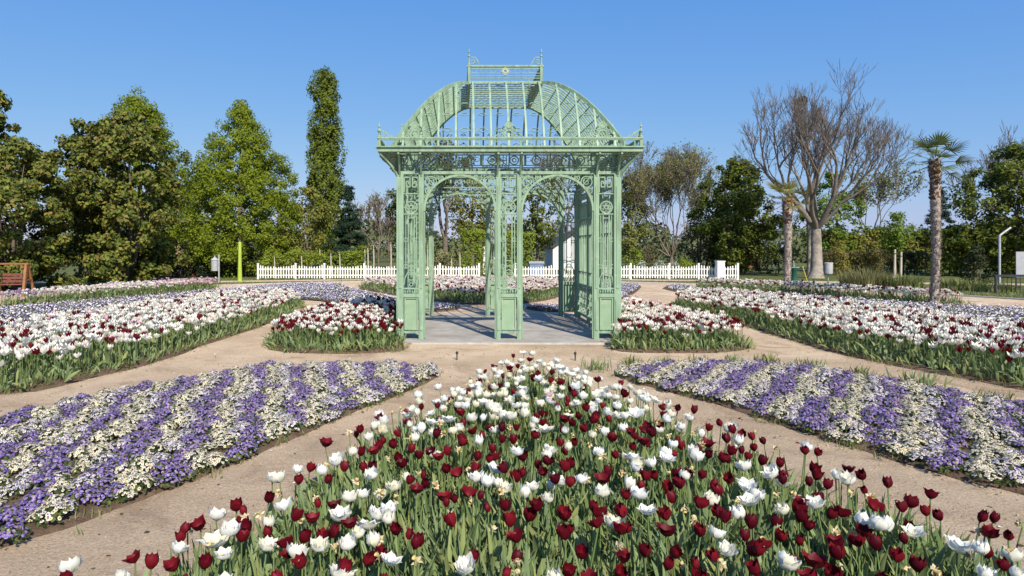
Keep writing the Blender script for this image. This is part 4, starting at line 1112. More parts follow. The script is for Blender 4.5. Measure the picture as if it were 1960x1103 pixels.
# pale stakes
for px, lab, h, d in ((1712, 'paler thicker stake of the pair under the small green tree', 1.75, 41), (1724, 'right stake of the pair under the small green tree', 1.6, 41)):
    t = simple('tree_stake', lab, 'stake', (*GP(px, d), 0), 'stakes of the small tree')
    mb = MB(); mb.tube([(0, 0, -.03), (.03, 0, h)], [.075, .06], 8); mb.build('shaft', M['pole_wood'], t)
    mb = MB(); mb.lathe([(.075, h-.3), (.08, h-.28), (.075, h-.24)], 8); mb.build('tie', M['dark_metal'], t)
for i, (px, h) in enumerate(((525, 1.35), (577, 1.35), (612, 1.75), (633, 1.5), (650, 1.5), (698, 1.75), (704, 1.85), (715, 2.0), (748, 2.2), (818, 2.0), (864, 1.35), (880, 1.6))):
    t = simple('young_standard_tree', 'thin pale stemmed sapling behind the left picket fence, number %d counted from its left end' % (i+1), 'sapling', (*GP(px, 39.6+.3*(i % 3)), 0), 'saplings behind the left fence')
    mb = MB(); mb.tube([(0, 0, -.03), (.02, 0, h*.5), (0, 0, h)], [.045, .04, .03], 6); mb.build('stem', M['pole_wood'], t)
    mb = MB(); gg = np.random.default_rng(90+i); leaf_cloud(mb, np.array([[0, 0, h+.1], [.12, 0, h+.02], [-.1, .05, h+.05]]), .22, 14, .10, gg); mb.build('crown', M['bronze'] if i % 2 else M['willow'], t)
# pergola at the gateway
t = simple('pergola', 'white beamed pergola with dark roof between the green arbour blocks', 'pergola', (*GP(952, 46.0), 0))
for sx in (-1, 1):
    for sy in (-.5, .5):
        mb = MB(); mb.box((sx*.95, sy, 1.0), (.11, .11, 2.0)); mb.build('post', M['white_paint'], t)
mb = MB(); mb.box((0, -.56, 2.06), (2.5, .10, .12)); mb.build('beam', M['white_paint'], t)
mb = MB(); mb.add([(-1.35, -.75, 2.12), (1.35, -.75, 2.12), (1.35, .75, 2.12), (-1.35, .75, 2.12), (-.75, 0, 2.75), (.75, 0, 2.75)], [[0, 1, 5, 4], [2, 3, 4, 5]]); mb.add([(-1.35, -.75, 2.12), (-1.35, .75, 2.12), (-.75, 0, 2.75), (1.35, -.75, 2.12), (1.35, .75, 2.12), (.75, 0, 2.75), ], [[1, 0, 2], [3, 4, 5]])
mb.build('roof', M['dark_roof'], t)
mb = MB(); mb.box((-.2, .3, .9), (.16, .16, 1.7)); mb.lathe([(0, 1.7), (.12, 1.72), (.16, 1.85), (.1, 2.0), (0, 2.02)], 10, (-.2, .3, 0)); mb.build('inner_pillar', M['white_paint'], t)
# blue and white kiosk cart behind the fence
t = simple('kiosk_cart', 'small blue cart with white top behind the right picket fence', 'cart', (*GP(1026, 41.0), 0))
mb = MB(); mb.box((0, 0, .48), (.85, .6, .72)); mb.build('body', M['blue_panel'], t)
mb = MB(); mb.box((0, 0, .93), (.95, .7, .14)); mb.build('top', M['board'], t)
for sx in (-1, 1):
    mb = MB(); mb.ring((sx*.455, -.1, .16), .14, .05, .05, (1, 0, 0), 16); mb.build('wheel', M['dark_metal'], t)
# white house
t = simple('white_house', 'low white gabled house seen through the right arch', 'house', (*GP(1098, 56), 0))
mb = MB()
V = [(-1.8, 0, 0), (1.8, 0, 0), (1.8, 0, 2.0), (0, 0, 3.2), (-1.8, 0, 2.0)]
V2 = [(x, 5, z) for x, _, z in V]
mb.poly(V); mb.poly(V2[::-1]); mb.add(V+V2, [[0, 4, 9, 5], [1, 6, 7, 2]]); mb.build('wall', M['white_wall'], t)
mb = MB()
for s_ in (-1, 1):
    mb.sweep([(s_*2.15, -.2, 1.80), (0, -.2, 3.26)], .10, .4, (0, -1, 0)); mb.add([(s_*2.15, -.2, 1.82), (0, -.2, 3.29), (0, 5.2, 3.29), (s_*2.15, 5.2, 1.82)], [[0, 1, 2, 3]])
mb.build('roof', M['dark_roof'], t)
w_ = MB(); w_.box((-1.1, -.01, 1.1), (.34, .04, 1.5)); wo = w_.build('window', M['window'], t)
w_ = MB(); w_.box((-1.1, -.03, 1.1), (.04, .03, 1.5)); w_.box((-1.1, -.031, 1.87), (.42, .03, .06)); w_.box((-1.1, -.031, .33), (.42, .03, .06)); w_.build('frame', M['white_paint'], wo)
# orange cabin
t = simple('wooden_cabin', 'orange timbered cabin with dark roof behind the dark hedge', 'cabin', (*GP(1428, 58), 0))
mb = MB(); mb.box((0, 1.5, 1.0), (2.6, 3.0, 2.0)); mb.build('wall', M['wood_orange'], t)
mb = MB(); mb.add([(-2.3, -.4, 1.55), (1.6, -.4, 2.25), (1.6, 3.4, 2.25), (-2.3, 3.4, 1.55)], [[0, 1, 2, 3]]); mb.sweep([(-2.3, -.42, 1.55), (1.6, -.42, 2.25)], .16, .06); mb.build('roof', M['dark_roof'], t)
mb = MB(); mb.box((-.3, -.02, .9), (.8, .05, 1.8)); mb.build('door', M['wood_red'], t)
# far wooded horizon
mb = MB(); g = np.random.default_rng(5)
n = 1500
an = g.uniform(-.95, .95, n); D = g.uniform(75, 140, n)
X = D*np.tan(an*.9); hmax = 2.5+2.5*np.abs(np.sin(an*9)+.6*np.sin(an*23+1))
C = np.stack([X, D, hmax*g.uniform(.1, 1, n)**.8], 1)
leaf_cloud(mb, C, 1.5, 34, .75, g)
tag(mb.build('treeline', M['far_leaf']), 'low distant mass of trees along the horizon', 'trees', kind='stuff')
# grass on the lawns (blades)
def blades(mb, P, h, w, g, bend=.4, mi=0):
    n = len(P); a_ = g.uniform(0, 2*pi, n)
    V = np.array([[-.5, 0, 0], [.5, 0, 0], [.3, .25, .6], [-.3, .25, .6], [0, .7, 1.0]])
    F4 = np.array([[0, 1, 2, 3]]); F3 = np.array([[3, 2, 4]])
    hh = h*g.uniform(.5, 1.3, n)
    R = rots(a_, a_+pi/2, g.uniform(-.2, .4, n), np.ones(n))
    R = R*np.stack([np.full(n, w), hh*bend, hh], 1)[:, None, :]
    N = n
    VV = (np.einsum('nij,vj->nvi', R, V)+P[:, None, :]).reshape(-1, 3)
    o = (np.arange(N)*5)[:, None, None]
    k0 = mb.n
    mb.add(VV, (F4[None]+o).reshape(-1, 4), mi)
    mb.L.append((F3[None]+o).ravel()+k0); mb.T.append(np.full(N, 3)); mb.M.append(np.full(N, mi))
g = np.random.default_rng(66)
ang = g.uniform(-.5, pi+.5, 30000); rad_ = 20.85+g.uniform(0, 1, 30000)**1.4*9
P = np.stack([CX+rad_*np.cos(ang), CY+rad_*np.sin(ang), np.full(30000, -.012)], 1)
q = P[(P[:, 1] > 18) & (P[:, 1] < 46)]
on_path = inside(q[:, :2], [(-60, 30.8), (-14, 34.4), (-6, 36.8), (9, 37.0), (17, 35.0), (30, 31.3), (60, 28), (60, 30.4), (30, 33.8), (17, 37.2), (9, 38.8), (-6, 38.8), (-14, 36.6), (-60, 33.6)])
mb = MB(); blades(mb, q[~on_path], .07, .035, g)
tag(mb.build('lawn_grass', M['weed']), 'short grass of the lawns around the round garden', 'grass', kind='stuff')

# ================================================================== FLOWERS
def petal(W, h, r0, rm, rt, phi, nu=2, nv=4, peak=.5, tipflick=0, ragged=0, g=None, zoff=0):
    """one petal of a cup: W half angle at the widest, rm/rt radius at the belly and the tip"""
    V = []; F = []
    for i in range(nv+1):
        v = i/nv
        r = r0+(rm-r0)*sin(min(1, v/peak)*pi/2) if v < peak else rm+(rt-rm)*((v-peak)/(1-peak))**1.3
        r += tipflick*max(0, v-.75)*4
        ww = W*(sin(pi*min(.98, .16+.70*v))**.8) if v < .8 else W*sin(pi*.72)**.8*sqrt(max(.02, 1-((v-.8)/.2)**2))
        for j in range(nu+1):
            u = 2*j/nu-1
            a_ = phi+u*ww
            zz = h*v-(abs(u)**2)*h*.06+zoff
            if ragged and g is not None: zz += g.normal()*ragged*h*v; r_ = r*(1+g.normal()*ragged)
            else: r_ = r
            rr = r_*(1-.06*abs(u))
            V.append((rr*cos(a_), rr*sin(a_), zz))
    for i in range(nv):
        for j in range(nu):
            a0 = i*(nu+1)+j
            F.append([a0, a0+1, a0+nu+2, a0+nu+1])
    return V, F
gp = np.random.default_rng(21)
RED, WHITE = [], []      # (full mesh, inner mesh, [petal meshes])
for k in range(8):
    op = [.80, .92, 1.05, 1.25, .7, .55, 1.0, 1.45][k]; h = [.066, .064, .062, .056, .068, .062, .07, .05][k]; rm = .034*[.95, 1, 1.03, 1.08, .9, .74, 1.0, 1.12][k]
    full, inner, pet = MB(), MB(), []
    for i in range(3):
        V, F = petal(.95, h*.97, .006, rm*.90, rm*.86*op, i*2*pi/3+pi/3, g=gp, ragged=.035); full.add(V, F); inner.add(V, F)
    st = MB(); st.tube([(0, 0, .004), (0, 0, h*.45)], .005, 5); 
    for i in range(3):
        V, F = petal(.98, h, .007, rm, rm*op, i*2*pi/3, g=gp, ragged=.045, tipflick=.004*(k == 3)); full.add(V, F)
        b_ = MB(); b_.add(V, F); pet.append(b_.mesh('petal', M['red'], True))
    RED.append((full.mesh('bloom', M['red'], True), inner.mesh('bloom', M['red'], True), pet))
for k in range(8):
    op = [.80, .92, 1.05, .72, 1.18, .6, 1.4, 1.0][k]; h = [.066, .063, .058, .068, .054, .07, .046, .06][k]; rm = .040*[1, 1.05, 1.1, .92, 1.15, .8, 1.15, 1.1][k]
    full, inner, pet = MB(), MB(), []
    for i in range(4):
        V, F = petal(.75, h*.86, .005, rm*.42, rm*.5, i*2*pi/4+.4, g=gp, ragged=.07); full.add(V, F); inner.add(V, F)
    for i in range(5):
        V, F = petal(.66, h*.95, .006, rm*.70, rm*.80*op, i*2*pi/5, g=gp, ragged=.06); full.add(V, F); inner.add(V, F)
    for i in range(6):
        V, F = petal(.62, h*gp.uniform(.88, 1.02), .007, rm, rm*1.05*op*gp.uniform(.9, 1.12), i*2*pi/6+.3, g=gp, ragged=.05, tipflick=.002); full.add(V, F)
        b_ = MB(); b_.add(V, F); pet.append(b_.mesh('petal', M['white'], True))
    WHITE.append((full.mesh('bloom', M['white'], True), inner.mesh('bloom', M['white'], True), pet))
def leaf_geo(L, W, bend, n=4, fold=.25):
    V = []; F = []
    for i in range(n+1):
        v = i/n; w = W*sin(pi*min(.99, .12+.86*v))**.75 if v < .98 else .001
        x = bend*L*v**2.2; z = L*(v-.30*bend*v**3)
        V += [(x+fold*w, -w, z), (x, 0, z-.0), (x+fold*w, w, z)]
    for i in range(n):
        for j in range(2):
            a0 = i*3+j; F.append([a0, a0+1, a0+4, a0+3])
    return np.array(V), np.array(F)
def stem_mesh(h, k):
    mb = MB(); a_ = k*2.1
    mb.tube([(0, 0, -.03), (.006*cos(a_), .006*sin(a_), h*.5), (0, 0, h+.004)], [.0048, .0044, .0042], 5); return mb.mesh('stem', M['stem'], True)
LEAF = []
for k in range(5):
    V, F = leaf_geo([.30, .26, .33, .24, .36][k], [.022, .027, .018, .024, .016][k], [.35, .55, .2, .8, .3][k]); b_ = MB(); b_.add(V, F); LEAF.append(b_.mesh('leaf', M['tleaf'], True))
STEMS = {h: stem_mesh(h/100., h) for h in range(36, 60)}
BZ = .045
def tulip(kind, x, y, zc, near, label, group, g, s=None):
    """zc: height of the middle of the bloom"""
    lib = RED if kind == 'red' else WHITE
    k = int(g.integers(0, 8))
    s = s or g.uniform(.82, 1.15)*(1.0 if kind == 'red' else 1.03)
    h = int(round((zc-BZ-.03*s)*100)); h = max(36, min(59, h))
    t = empty(kind+'_tulip', (x, y, BZ), g.uniform(0, 2*pi)); t.empty_display_size = .03
    tag(t, label, 'tulip', group)
    tilt = g.normal()*.08; t.rotation_euler = (g.normal()*.08, tilt, g.uniform(0, 2*pi))
    mk('stem', STEMS[h], t)
    full, inner, pet = lib[k]
    rot = (g.normal()*.24, g.normal()*.24, g.uniform(0, 6.28))
    b_ = mk('bloom', inner if near else full, t, (0, 0, h/100.), rot, s)
    if near:
        for p in pet: mk('petal', p, b_)
    for q in range(2):
        mk('leaf', LEAF[int(g.integers(0, 5))], t, (0, 0, 0), (0, g.uniform(-.05, .18), g.uniform(0, 2*pi)), g.uniform(.8, 1.12))
    return t
RED_CM=[int(q) for q in '''-116,380,45,-128,367,44,-109,335,46,-109,327,45,-100,331,44,-79,345,46,-75,361,50,-81,389,49,-80,416,49,-66,464,45,-58,462,47,-53,492,45,-35,467,45,-30,453,44,-17,461,45,-13,432,50,-11,412,49,-30,401,49,-19,398,49,-25,396,45,-25,382,46,-5,360,48,1,369,49,10,372,49,17,350,50,27,349,44,1,342,48,7,418,48,1,408,47,16,445,45,33,422,47,37,412,44,-1,471,50,-18,485,50,16,504,47,-18,589,46,37,472,50,-60,417,48,-55,412,50,-66,322,49,-72,319,47,-71,307,46,-57,292,48,-71,293,47,-47,305,45,-30,323,46,18,285,49,-30,340,44,223,508,44,222,489,48,234,483,45,185,458,47,185,442,47,201,441,46,196,388,50,257,456,45,234,426,46,226,411,45,211,389,48,212,381,45,212,372,46,255,402,49,261,393,46,251,368,47,236,349,50,237,349,44,277,380,44,262,348,45,273,347,49,276,341,48,275,331,45,275,322,46,194,369,45,198,347,47,203,325,44,204,309,48,212,305,50,179,294,50,182,308,49,166,281,50,165,345,44,153,337,46,134,318,50,139,335,49,148,357,46,151,377,50,134,303,48,140,301,49,133,293,46,123,309,45,249,307,47,66,558,44,52,523,46,55,484,50,67,529,46,74,532,44,102,565,44,96,531,45,104,526,49,104,519,46,93,488,46,106,620,44,110,477,50,136,509,46,151,532,45,153,520,44,146,488,44,154,503,45,127,466,48,162,641,45,146,584,44,178,577,47,155,712,45,88,681,50,67,645,44,45,421,47,56,426,49,55,419,46,66,413,50,76,431,47,92,411,45,107,453,46,165,492,44,134,417,46,143,417,45,132,386,50,56,392,49,67,391,47,112,394,44,124,391,45,117,411,45,124,415,45,72,788,45,65,839,50,92,846,44,40,355,44,44,356,50,50,332,47,56,337,50,53,328,46,70,356,50,74,346,48,80,326,49,93,369,49,54,304,47,71,306,44,48,293,45,30,314,50,95,346,50,-144,319,50,-133,324,46,-131,335,48,-118,290,49,-127,286,48,-162,280,49,115,346,47,118,328,48,103,302,48,112,298,45,93,286,50,133,356,50,148,419,44,146,383,50,154,280,50,180,285,48,77,291,44,196,296,50,91,313,44,56,277,50'''.split(',')]
WHITE_CM=[int(q) for q in '''-106,415,48,-118,409,44,-111,407,45,-91,413,48,-74,452,47,-69,478,49,-68,518,50,-63,517,45,-46,531,44,-31,504,50,-44,559,44,-38,561,50,-35,606,44,-23,523,49,-5,578,49,-10,529,50,-3,518,47,8,539,50,32,518,45,28,564,48,36,551,46,48,578,50,-62,365,49,-53,374,47,-97,337,47,-65,352,44,-43,346,44,-33,344,48,-49,318,47,-64,307,50,-76,303,48,-98,316,44,-128,350,46,-121,324,49,-118,312,47,27,392,44,10,400,49,17,389,49,-35,396,44,-95,284,47,-55,285,46,207,513,49,219,517,46,213,482,45,188,419,47,195,409,50,198,413,44,178,401,44,166,369,48,170,347,50,153,350,47,244,464,47,232,396,50,239,397,49,228,345,44,209,326,50,232,334,45,205,363,46,141,288,49,148,289,46,243,282,49,89,893,45,105,856,50,54,811,45,65,817,45,77,826,47,91,789,46,102,792,47,73,739,50,122,811,48,42,768,44,22,747,46,22,709,47,34,719,47,49,711,49,59,728,47,12,701,44,22,683,45,30,656,49,108,764,46,117,763,49,124,755,50,113,731,48,126,725,48,138,745,48,136,717,46,-12,651,50,-11,637,47,-12,596,50,1,649,46,8,635,50,7,605,49,9,581,48,23,635,47,25,612,44,34,618,49,42,631,46,53,609,48,63,598,44,76,602,44,30,553,45,45,542,49,-3,507,45,99,644,50,94,624,46,91,574,48,119,625,46,109,590,48,118,585,44,126,571,46,136,661,50,157,678,45,162,666,48,146,642,46,175,667,46,182,648,44,163,616,44,138,580,50,158,554,49,139,540,49,171,540,49,190,580,50,132,520,45,58,516,48,65,499,47,84,503,48,78,453,50,63,439,49,39,439,50,101,459,44,119,444,48,137,447,48,147,433,49,112,418,48,122,422,49,47,387,46,40,369,50,101,397,46,74,396,48,178,510,50,78,336,48,106,354,46,51,287,45,-132,307,46,-169,286,48,-140,278,50,158,432,50,149,473,46,126,314,46,242,303,49'''.split(',')]
gt = np.random.default_rng(77)
def zone(y, x):
    s_ = 'left' if x < .3 else ('right' if x > 1.75 else 'centre')
    if y > 6.6: return 'at the far tip of the front bed'
    if y > 4.9: return 'in the upper half of the front bed, %s' % s_
    if y > 3.75: return 'in the broad middle of the front bed, %s' % s_
    return 'at the near edge of the front bed, %s' % s_
for arr, kind, word in ((RED_CM, 'red', 'dark red cup shaped tulip'), (WHITE_CM, 'white', 'white double tulip')):
    for i in range(0, len(arr), 3):
        x, y, z = arr[i]/100, arr[i+1]/100, arr[i+2]/100
        zn = zone(y, x)
        tulip(kind, x, y, z, y < 3.75, word+' '+zn, word+'s '+zn, gt)
front = smooth_poly(BED['front'], 2)
taken = np.array([[a[i]/100, a[i+1]/100] for a in (RED_CM, WHITE_CM) for i in range(0, len(a), 3)])
more = scatter(front, .155, .5, gt)
for x, y in more[gt.permutation(len(more))]:
    if y < 2.7 or np.min(np.hypot(taken[:, 0]-x, taken[:, 1]-y)) < .088 or not inside([(x, y)], front)[0]: continue
    k = 'white' if gt.uniform() < (.80 if y > 6.0 else (.5 if y > 5 else .3)) else 'red'
    if gt.uniform() < (.12 if y > 5.2 else .34): continue
    taken = np.vstack([taken, [x, y]])
    word = 'dark red cup shaped tulip' if k == 'red' else 'white double tulip'; zn = zone(y, x)
    tulip(k, x, y, .44+gt.uniform(-.05, .05), y < 3.4, word+' '+zn, word+'s '+zn, gt)
print('tulips', len(taken))
# pale pink single bloom near the tip
o = tulip('white', .92, 6.35, .46, False, 'single pale pink tulip among the white ones near the tip', 'pink tulip', gt, .95)
for ch in o.children:
    if ch.name.startswith('bloom'):
        me = ch.data.copy(); me.materials[0] = M['pink_i']; ch.data = me
o.name = 'pink_tulip'
del o['group']
# foliage of the front bed
Ltpl = [leaf_geo(.32, .020, .3, 3), leaf_geo(.27, .026, .55, 3), leaf_geo(.36, .013, .18, 3), leaf_geo(.30, .010, .45, 3), leaf_geo(.20, .024, .9, 3)]
def edge_dist(P, poly):
    poly = np.asarray(poly); d = np.full(len(P), 9.); nrm = np.zeros((len(P), 2))
    for a_, b_ in zip(poly, np.roll(poly, -1, 0)):
        ab = b_-a_; t = np.clip(((P-a_) @ ab)/(ab @ ab+1e-9), 0, 1); v = P-(a_+t[:, None]*ab); l = np.linalg.norm(v, axis=1)
        m_ = l < d; d[m_] = l[m_]; nrm[m_] = -(v/(l[:, None]+1e-9))[m_]
    return d, nrm
def foliage(poly, spacing, scale, g, name, label, m, edge=0, zb=BZ, jit=.5, kinds=(0, 1, 2, 3, 4)):
    P = scatter(poly, spacing, jit, g); n = len(P)
    k = g.choice(kinds, n)
    ed, nr = edge_dist(P, poly); near_e = np.clip(1-ed/.30, 0, 1)
    sc = (.80+.20*np.sin(P[:, 0]*5.3+1.7*np.sin(P[:, 1]*4.1)))*(1-.42*near_e*g.uniform(.3, 1, n))
    tax = np.where(g.uniform(size=n) < near_e*.8, np.arctan2(nr[:, 1], nr[:, 0])+pi/2, g.uniform(0, 2*pi, n))
    tl = np.abs(g.normal(size=n))*.16+near_e*g.uniform(0, .75, n)
    keep = g.uniform(size=n) > near_e*.35*(np.sin(P[:, 0]*7+P[:, 1]*6) > .2)
    P, k, sc, tax, tl = P[keep], k[keep], sc[keep], tax[keep], tl[keep]
    mb = MB()
    for i in set(k):
        s_ = k == i; c = s_.sum()
        R = rots(g.uniform(0, 2*pi, c), tax[s_], tl[s_], scale*sc[s_]*g.uniform(.7, 1.25, c))
        mb.inst(Ltpl[i][0], Ltpl[i][1], np.column_stack([P[s_], np.full(c, zb-.01)]), R)
    return tag(mb.build(name, m, smooth=True), label, 'foliage', kind='stuff')
foliage(front, .032, 1.08, gt, 'tulip_foliage', 'mass of grey green tulip and daffodil leaves in the front bed', M['tleaf_i'])
# faded daffodils
def daff_meshes(k):
    g = np.random.default_rng(300+k); mb = MB()
    for i in range(6):
        a_ = i*pi/3+g.uniform(-.2, .2); l = .032*g.uniform(.7, 1.15); dz = g.uniform(-.016, .012); w = .009*g.uniform(.6, 1.2)
        d = np.array([cos(a_), sin(a_), 0]); s_ = np.array([-sin(a_), cos(a_), g.uniform(-.6, .6)])*w
        p1 = d*l*.55+np.array([0, 0, dz*.3]); p2 = d*l+np.array([0, 0, dz])
        mb.add([np.zeros(3), p1-s_, p2, p1+s_], [[0, 1, 2, 3]])
    mb.lathe([(.006, -.004), (.009, .012), (.013, .024)], 8, mi=1)
    return mb.mesh('bloom', [M['daff'], M['daff_c']])
DAFF = [daff_meshes(k) for k in range(5)]
dst = []
for k in range(3):
    mb = MB(); mb.tube([(0, 0, -.03), (.01*k, .01, .2), (.0, .0, .34+.03*k), (.015, 0, .36+.03*k), (.03, 0, .352+.03*k)], .0042, 5); dst.append(mb.mesh('stem', M['stem'], True))
pts = scatter(front, .33, .5, gt)
pts = pts[(pts[:, 1] > 2.5) & (pts[:, 1] < 8.2)][:]
for i, (x, y) in enumerate(pts):
    k = i % 3
    t = empty('daffodil', (x, y, BZ), 0); t.rotation_euler = (gt.normal()*.07, gt.normal()*.07, gt.uniform(0, 6.28)); t.empty_display_size = .03
    far = y > 4.9
    tag(t, 'withered pale yellow daffodil between the tulips of the '+('upper' if far else 'lower')+' front bed', 'daffodil', 'withered daffodils of the '+('upper' if far else 'lower')+' front bed')
    mk('stem', dst[k], t)
    mk('bloom', DAFF[int(gt.integers(0, 5))], t, (.032, 0, .35+.03*k), (gt.normal()*.4, 1.2+gt.normal()*.5, gt.uniform(0, 6)), gt.uniform(.8, 1.15))

# ---- massed tulips of the other beds
def low_bloom(np_, rm, h, op, W, nv=2):
    V, F = [], []
    for i in range(np_):
        v, f = petal(W, h*(1 if i % 2 else .93), .006, rm*(1 if i % 2 else .8), rm*op*(1 if i % 2 else .75), i*2*pi/np_, nu=1, nv=nv, peak=.5)
        o = len(V); V += v; F += [[a+o for a in q] for q in f]
    return np.array(V), np.array(F)
LB_R = low_bloom(6, .034, .068, .95, .62); LB_W = [low_bloom(8, .044, .06, 1.2, .5), low_bloom(7, .046, .054, 1.45, .55), low_bloom(8, .040, .064, 1.0, .5)]
STV = np.array([[-.004, 0, 0], [.004, 0, 0], [.004, 0, 1], [-.004, 0, 1], [0, -.004, 0], [0, .004, 0], [0, .004, 1], [0, -.004, 1]]); STF = np.array([[0, 1, 2, 3], [4, 5, 6, 7]])
def massed(name, label, poly, spacing, mix, zc, seed, scale=1.1, shadow=None):
    """mix(x, y) -> weights for red, white, pink, mauve, blush"""
    g = np.random.default_rng(seed)
    P = scatter(smooth_poly(poly, 1), spacing, .5, g); n = len(P)
    c = P.mean(0); P = c+(P-c)*.965
    w = np.array([mix(x, y) for x, y in P]); w = w/w.sum(1)[:, None]
    kind = (g.uniform(size=(n, 1)) > np.cumsum(w, 1)).sum(1)
    ed, _ = edge_dist(P, smooth_poly(poly, 1))
    z = zc+g.normal(size=n)*.045-.10*np.clip(1-ed/.35, 0, 1)*g.uniform(0, 1, n)
    kp = g.uniform(size=n) > .10+.35*np.clip(1-ed/.3, 0, 1); P, z, kind = P[kp], z[kp], kind[kp]; n = len(P)
    mb = MB()
    mats = [M['red_i'], M['white_i'], M['pink_i'], M['mauve_i'], M['blush_i'], M['stem_i']]
    for k in range(5):
        s_ = np.where(kind == k)[0]
        for j in range(3):
            q = s_[j::3]
            if len(q) == 0: continue
            R = rots(g.uniform(0, 6.28, len(q)), g.uniform(0, 6.28, len(q)), np.abs(g.normal(size=len(q)))*.2, scale*g.uniform(.8, 1.2, len(q)))
            V, F = LB_R if k == 0 else LB_W[j]
            mb.inst(V, F, np.column_stack([P[q], z[q]-.03]), R, k)
    R = rots(g.uniform(0, 6.28, n), np.zeros(n), np.zeros(n), np.ones(n)); R[:, 2, 2] = z
    mb.inst(STV, STF, np.column_stack([P, np.zeros(n)]), R, 5)
    return tag(mb.build(name, mats, smooth=True), label, 'tulips', kind='stuff')
def wav(x, y, s=1.3): return .5+.5*sin(x*2.1*s+1.3*sin(y*1.1))*cos(y*1.7*s+.7*sin(x*1.9))
massed('massed_tulips', 'sweep of mostly white tulips with red flecks in the long bed on the left', BED['left'], .15, lambda x, y: (.20+.35*(wav(x, y) > .80)+.25*(x > -5.6 and y > 17), 1, .03, 0, .30 if y > 13 else .08), .445, 401, 1.32)
massed('massed_tulips', 'sweep of white and dark red tulips in the long bed on the right', BED['right'], .15, lambda x, y: (.34+.5*(wav(x, y) > .72)+.3*(y < 9.5), 1, .02, 0, .35 if y > 13 else .08), .445, 402, 1.32)
massed('massed_tulips', 'pink, white and mauve tulips in the far left bed', BED['left_far'], .15, lambda x, y: (.03, .9 if y < 27.0 else .1, 1.6 if y > 26.8 else .12, 2.2 if y < 21.6 else .05, .4), .42, 403, 1.2)
massed('massed_tulips', 'white and dark red tulips in the far right bed round the tall palm', BED['right_far'], .15, lambda x, y: (.55, 1, .05, 0, .3), .42, 404, 1.2)
massed('massed_tulips', 'dark red and white tulips in the bed at the left flank of the pavilion', BED['flank_left'], .125, lambda x, y: (.55+1.4*(wav(x, y, 1.8) > .58)+.7*(x > -2.2), 1, .02, 0, .12), .44, 405, 1.25)
massed('massed_tulips', 'white, blush and dark red tulips in the bed at the right flank of the pavilion', BED['flank_right'], .125, lambda x, y: (.25+2.6*(12.2 < y < 13.0), 1, .05+.4*(y > 16), 0, .25 if y < 14 else .8), .44, 406, 1.25)
massed('massed_tulips', 'blush, white and dark red tulips in the bed behind the pavilion', BED['back'], .15, lambda x, y: (.42+.9*(y < 22.8), .8, .18, 0, .9), .43, 407, 1.2)
for k, sp, sd, w in (('left', .075, 501, 'left'), ('right', .075, 502, 'right'), ('flank_left', .07, 503, 'left flank'), ('flank_right', .07, 504, 'right flank'), ('back', .11, 505, 'rear'), ('left_far', .11, 506, 'far left'), ('right_far', .11, 507, 'far right')):
    foliage(smooth_poly(BED[k], 1), sp, 1.08, np.random.default_rng(sd), 'tulip_foliage', 'green tulip leaves massed in the %s bed' % w, M['tleaf_i'], kinds=(0, 1, 4))

# ---- violas
def viola_flower(s=1.0):
    """five petals, two up, three down, facing along +z"""
    V = []; F = []
    for a_, l, w in ((.55, .016, .011), (-.55, .016, .011), (1.9, .014, .010), (-1.9, .014, .010), (pi, .017, .013)):
        d = np.array([sin(a_), cos(a_), 0]); sd = np.array([d[1], -d[0], 0])
        o = len(V)
        V += [np.array([0, 0, .001]), d*l*.55-sd*w+np.array([0, 0, .003]), d*l+np.array([0, 0, .001]), d*l*.55+sd*w+np.array([0, 0, .003])]
        F.append([o, o+1, o+2, o+3])
    return np.array(V)*s, np.array(F)
VF = viola_flower(.68)
EYE = (np.array([[-.004, -.004, .005], [.004, -.004, .005], [.004, .004, .005], [-.004, .004, .005]]), np.array([[0, 1, 2, 3]]))
def clump_points(n, r, h, g):
    a_ = g.uniform(0, 2*pi, n); q = np.sqrt(g.uniform(0, 1, n)); rr = r*q
    z = h*np.sqrt(np.clip(1-q*q*.85, 0, 1))*g.uniform(.85, 1.1, n)
    return np.stack([rr*np.cos(a_), rr*np.sin(a_), z], 1), a_, q
VCL = {}
for kind in ('purple', 'lilac', 'cream'):
    VCL[kind] = []
    for k in range(5):
        g = np.random.default_rng(600+k+{'purple': 0, 'lilac': 10, 'cream': 20}[kind])
        P, a_, q = clump_points(76, .10, .088, g); n = len(P)
        R = rots(g.uniform(0, 6.28, n), a_+pi/2+pi*0, q*.8+g.normal(size=n)*.35, g.uniform(.85, 1.25, n))
        # lean the faces a little toward the light
        mb = MB(); mb.inst(VF[0], VF[1], P, R, 0); mb.inst(EYE[0], EYE[1], P, R, 1)
        fl = mb.mesh('blossoms', [M['v_'+kind], M['v_eye']]); fP, fR = P, R
        P, a_, q = clump_points(60, .105, .085, g); P[:, 2] *= g.uniform(.25, 1, len(P))
        lR = rand_rots(len(P), .035*g.uniform(.7, 1.3, len(P)), g=g)
        mb = MB(); mb.inst(DIAM*np.array([1.3, 1, 1]), DIAMF, P, lR)
        VCL[kind].append((fl, mb.mesh('leaf_mound', M['v_leaf']), fP, fR, P, lR))
plants = {'cream': [], 'lilac': [], 'purple': []}
def stripes(poly, nx, ny, period, off, bedname, seed, bare=0):
    g = np.random.default_rng(seed)
    Q = scatter(smooth_poly(poly, 1), .165, .30, g)
    for x, y in Q:
        ph = ((x*nx+y*ny+off+.05*sin(y*3.1+x)+g.normal()*.016)/period) % 1
        kind = 'cream' if ph < .40 else ('lilac' if ph < .60 else 'purple')
        if g.uniform() < .03: kind = ('cream', 'lilac', 'purple')[int(g.integers(0, 3))]
        if g.uniform() < .04+bare*max(0, (7.5-y)/4): continue
        plants[kind].append((y if -.76 < x/y < .92 else 99+y, x, bedname))     # what lies outside the picture goes to the mass
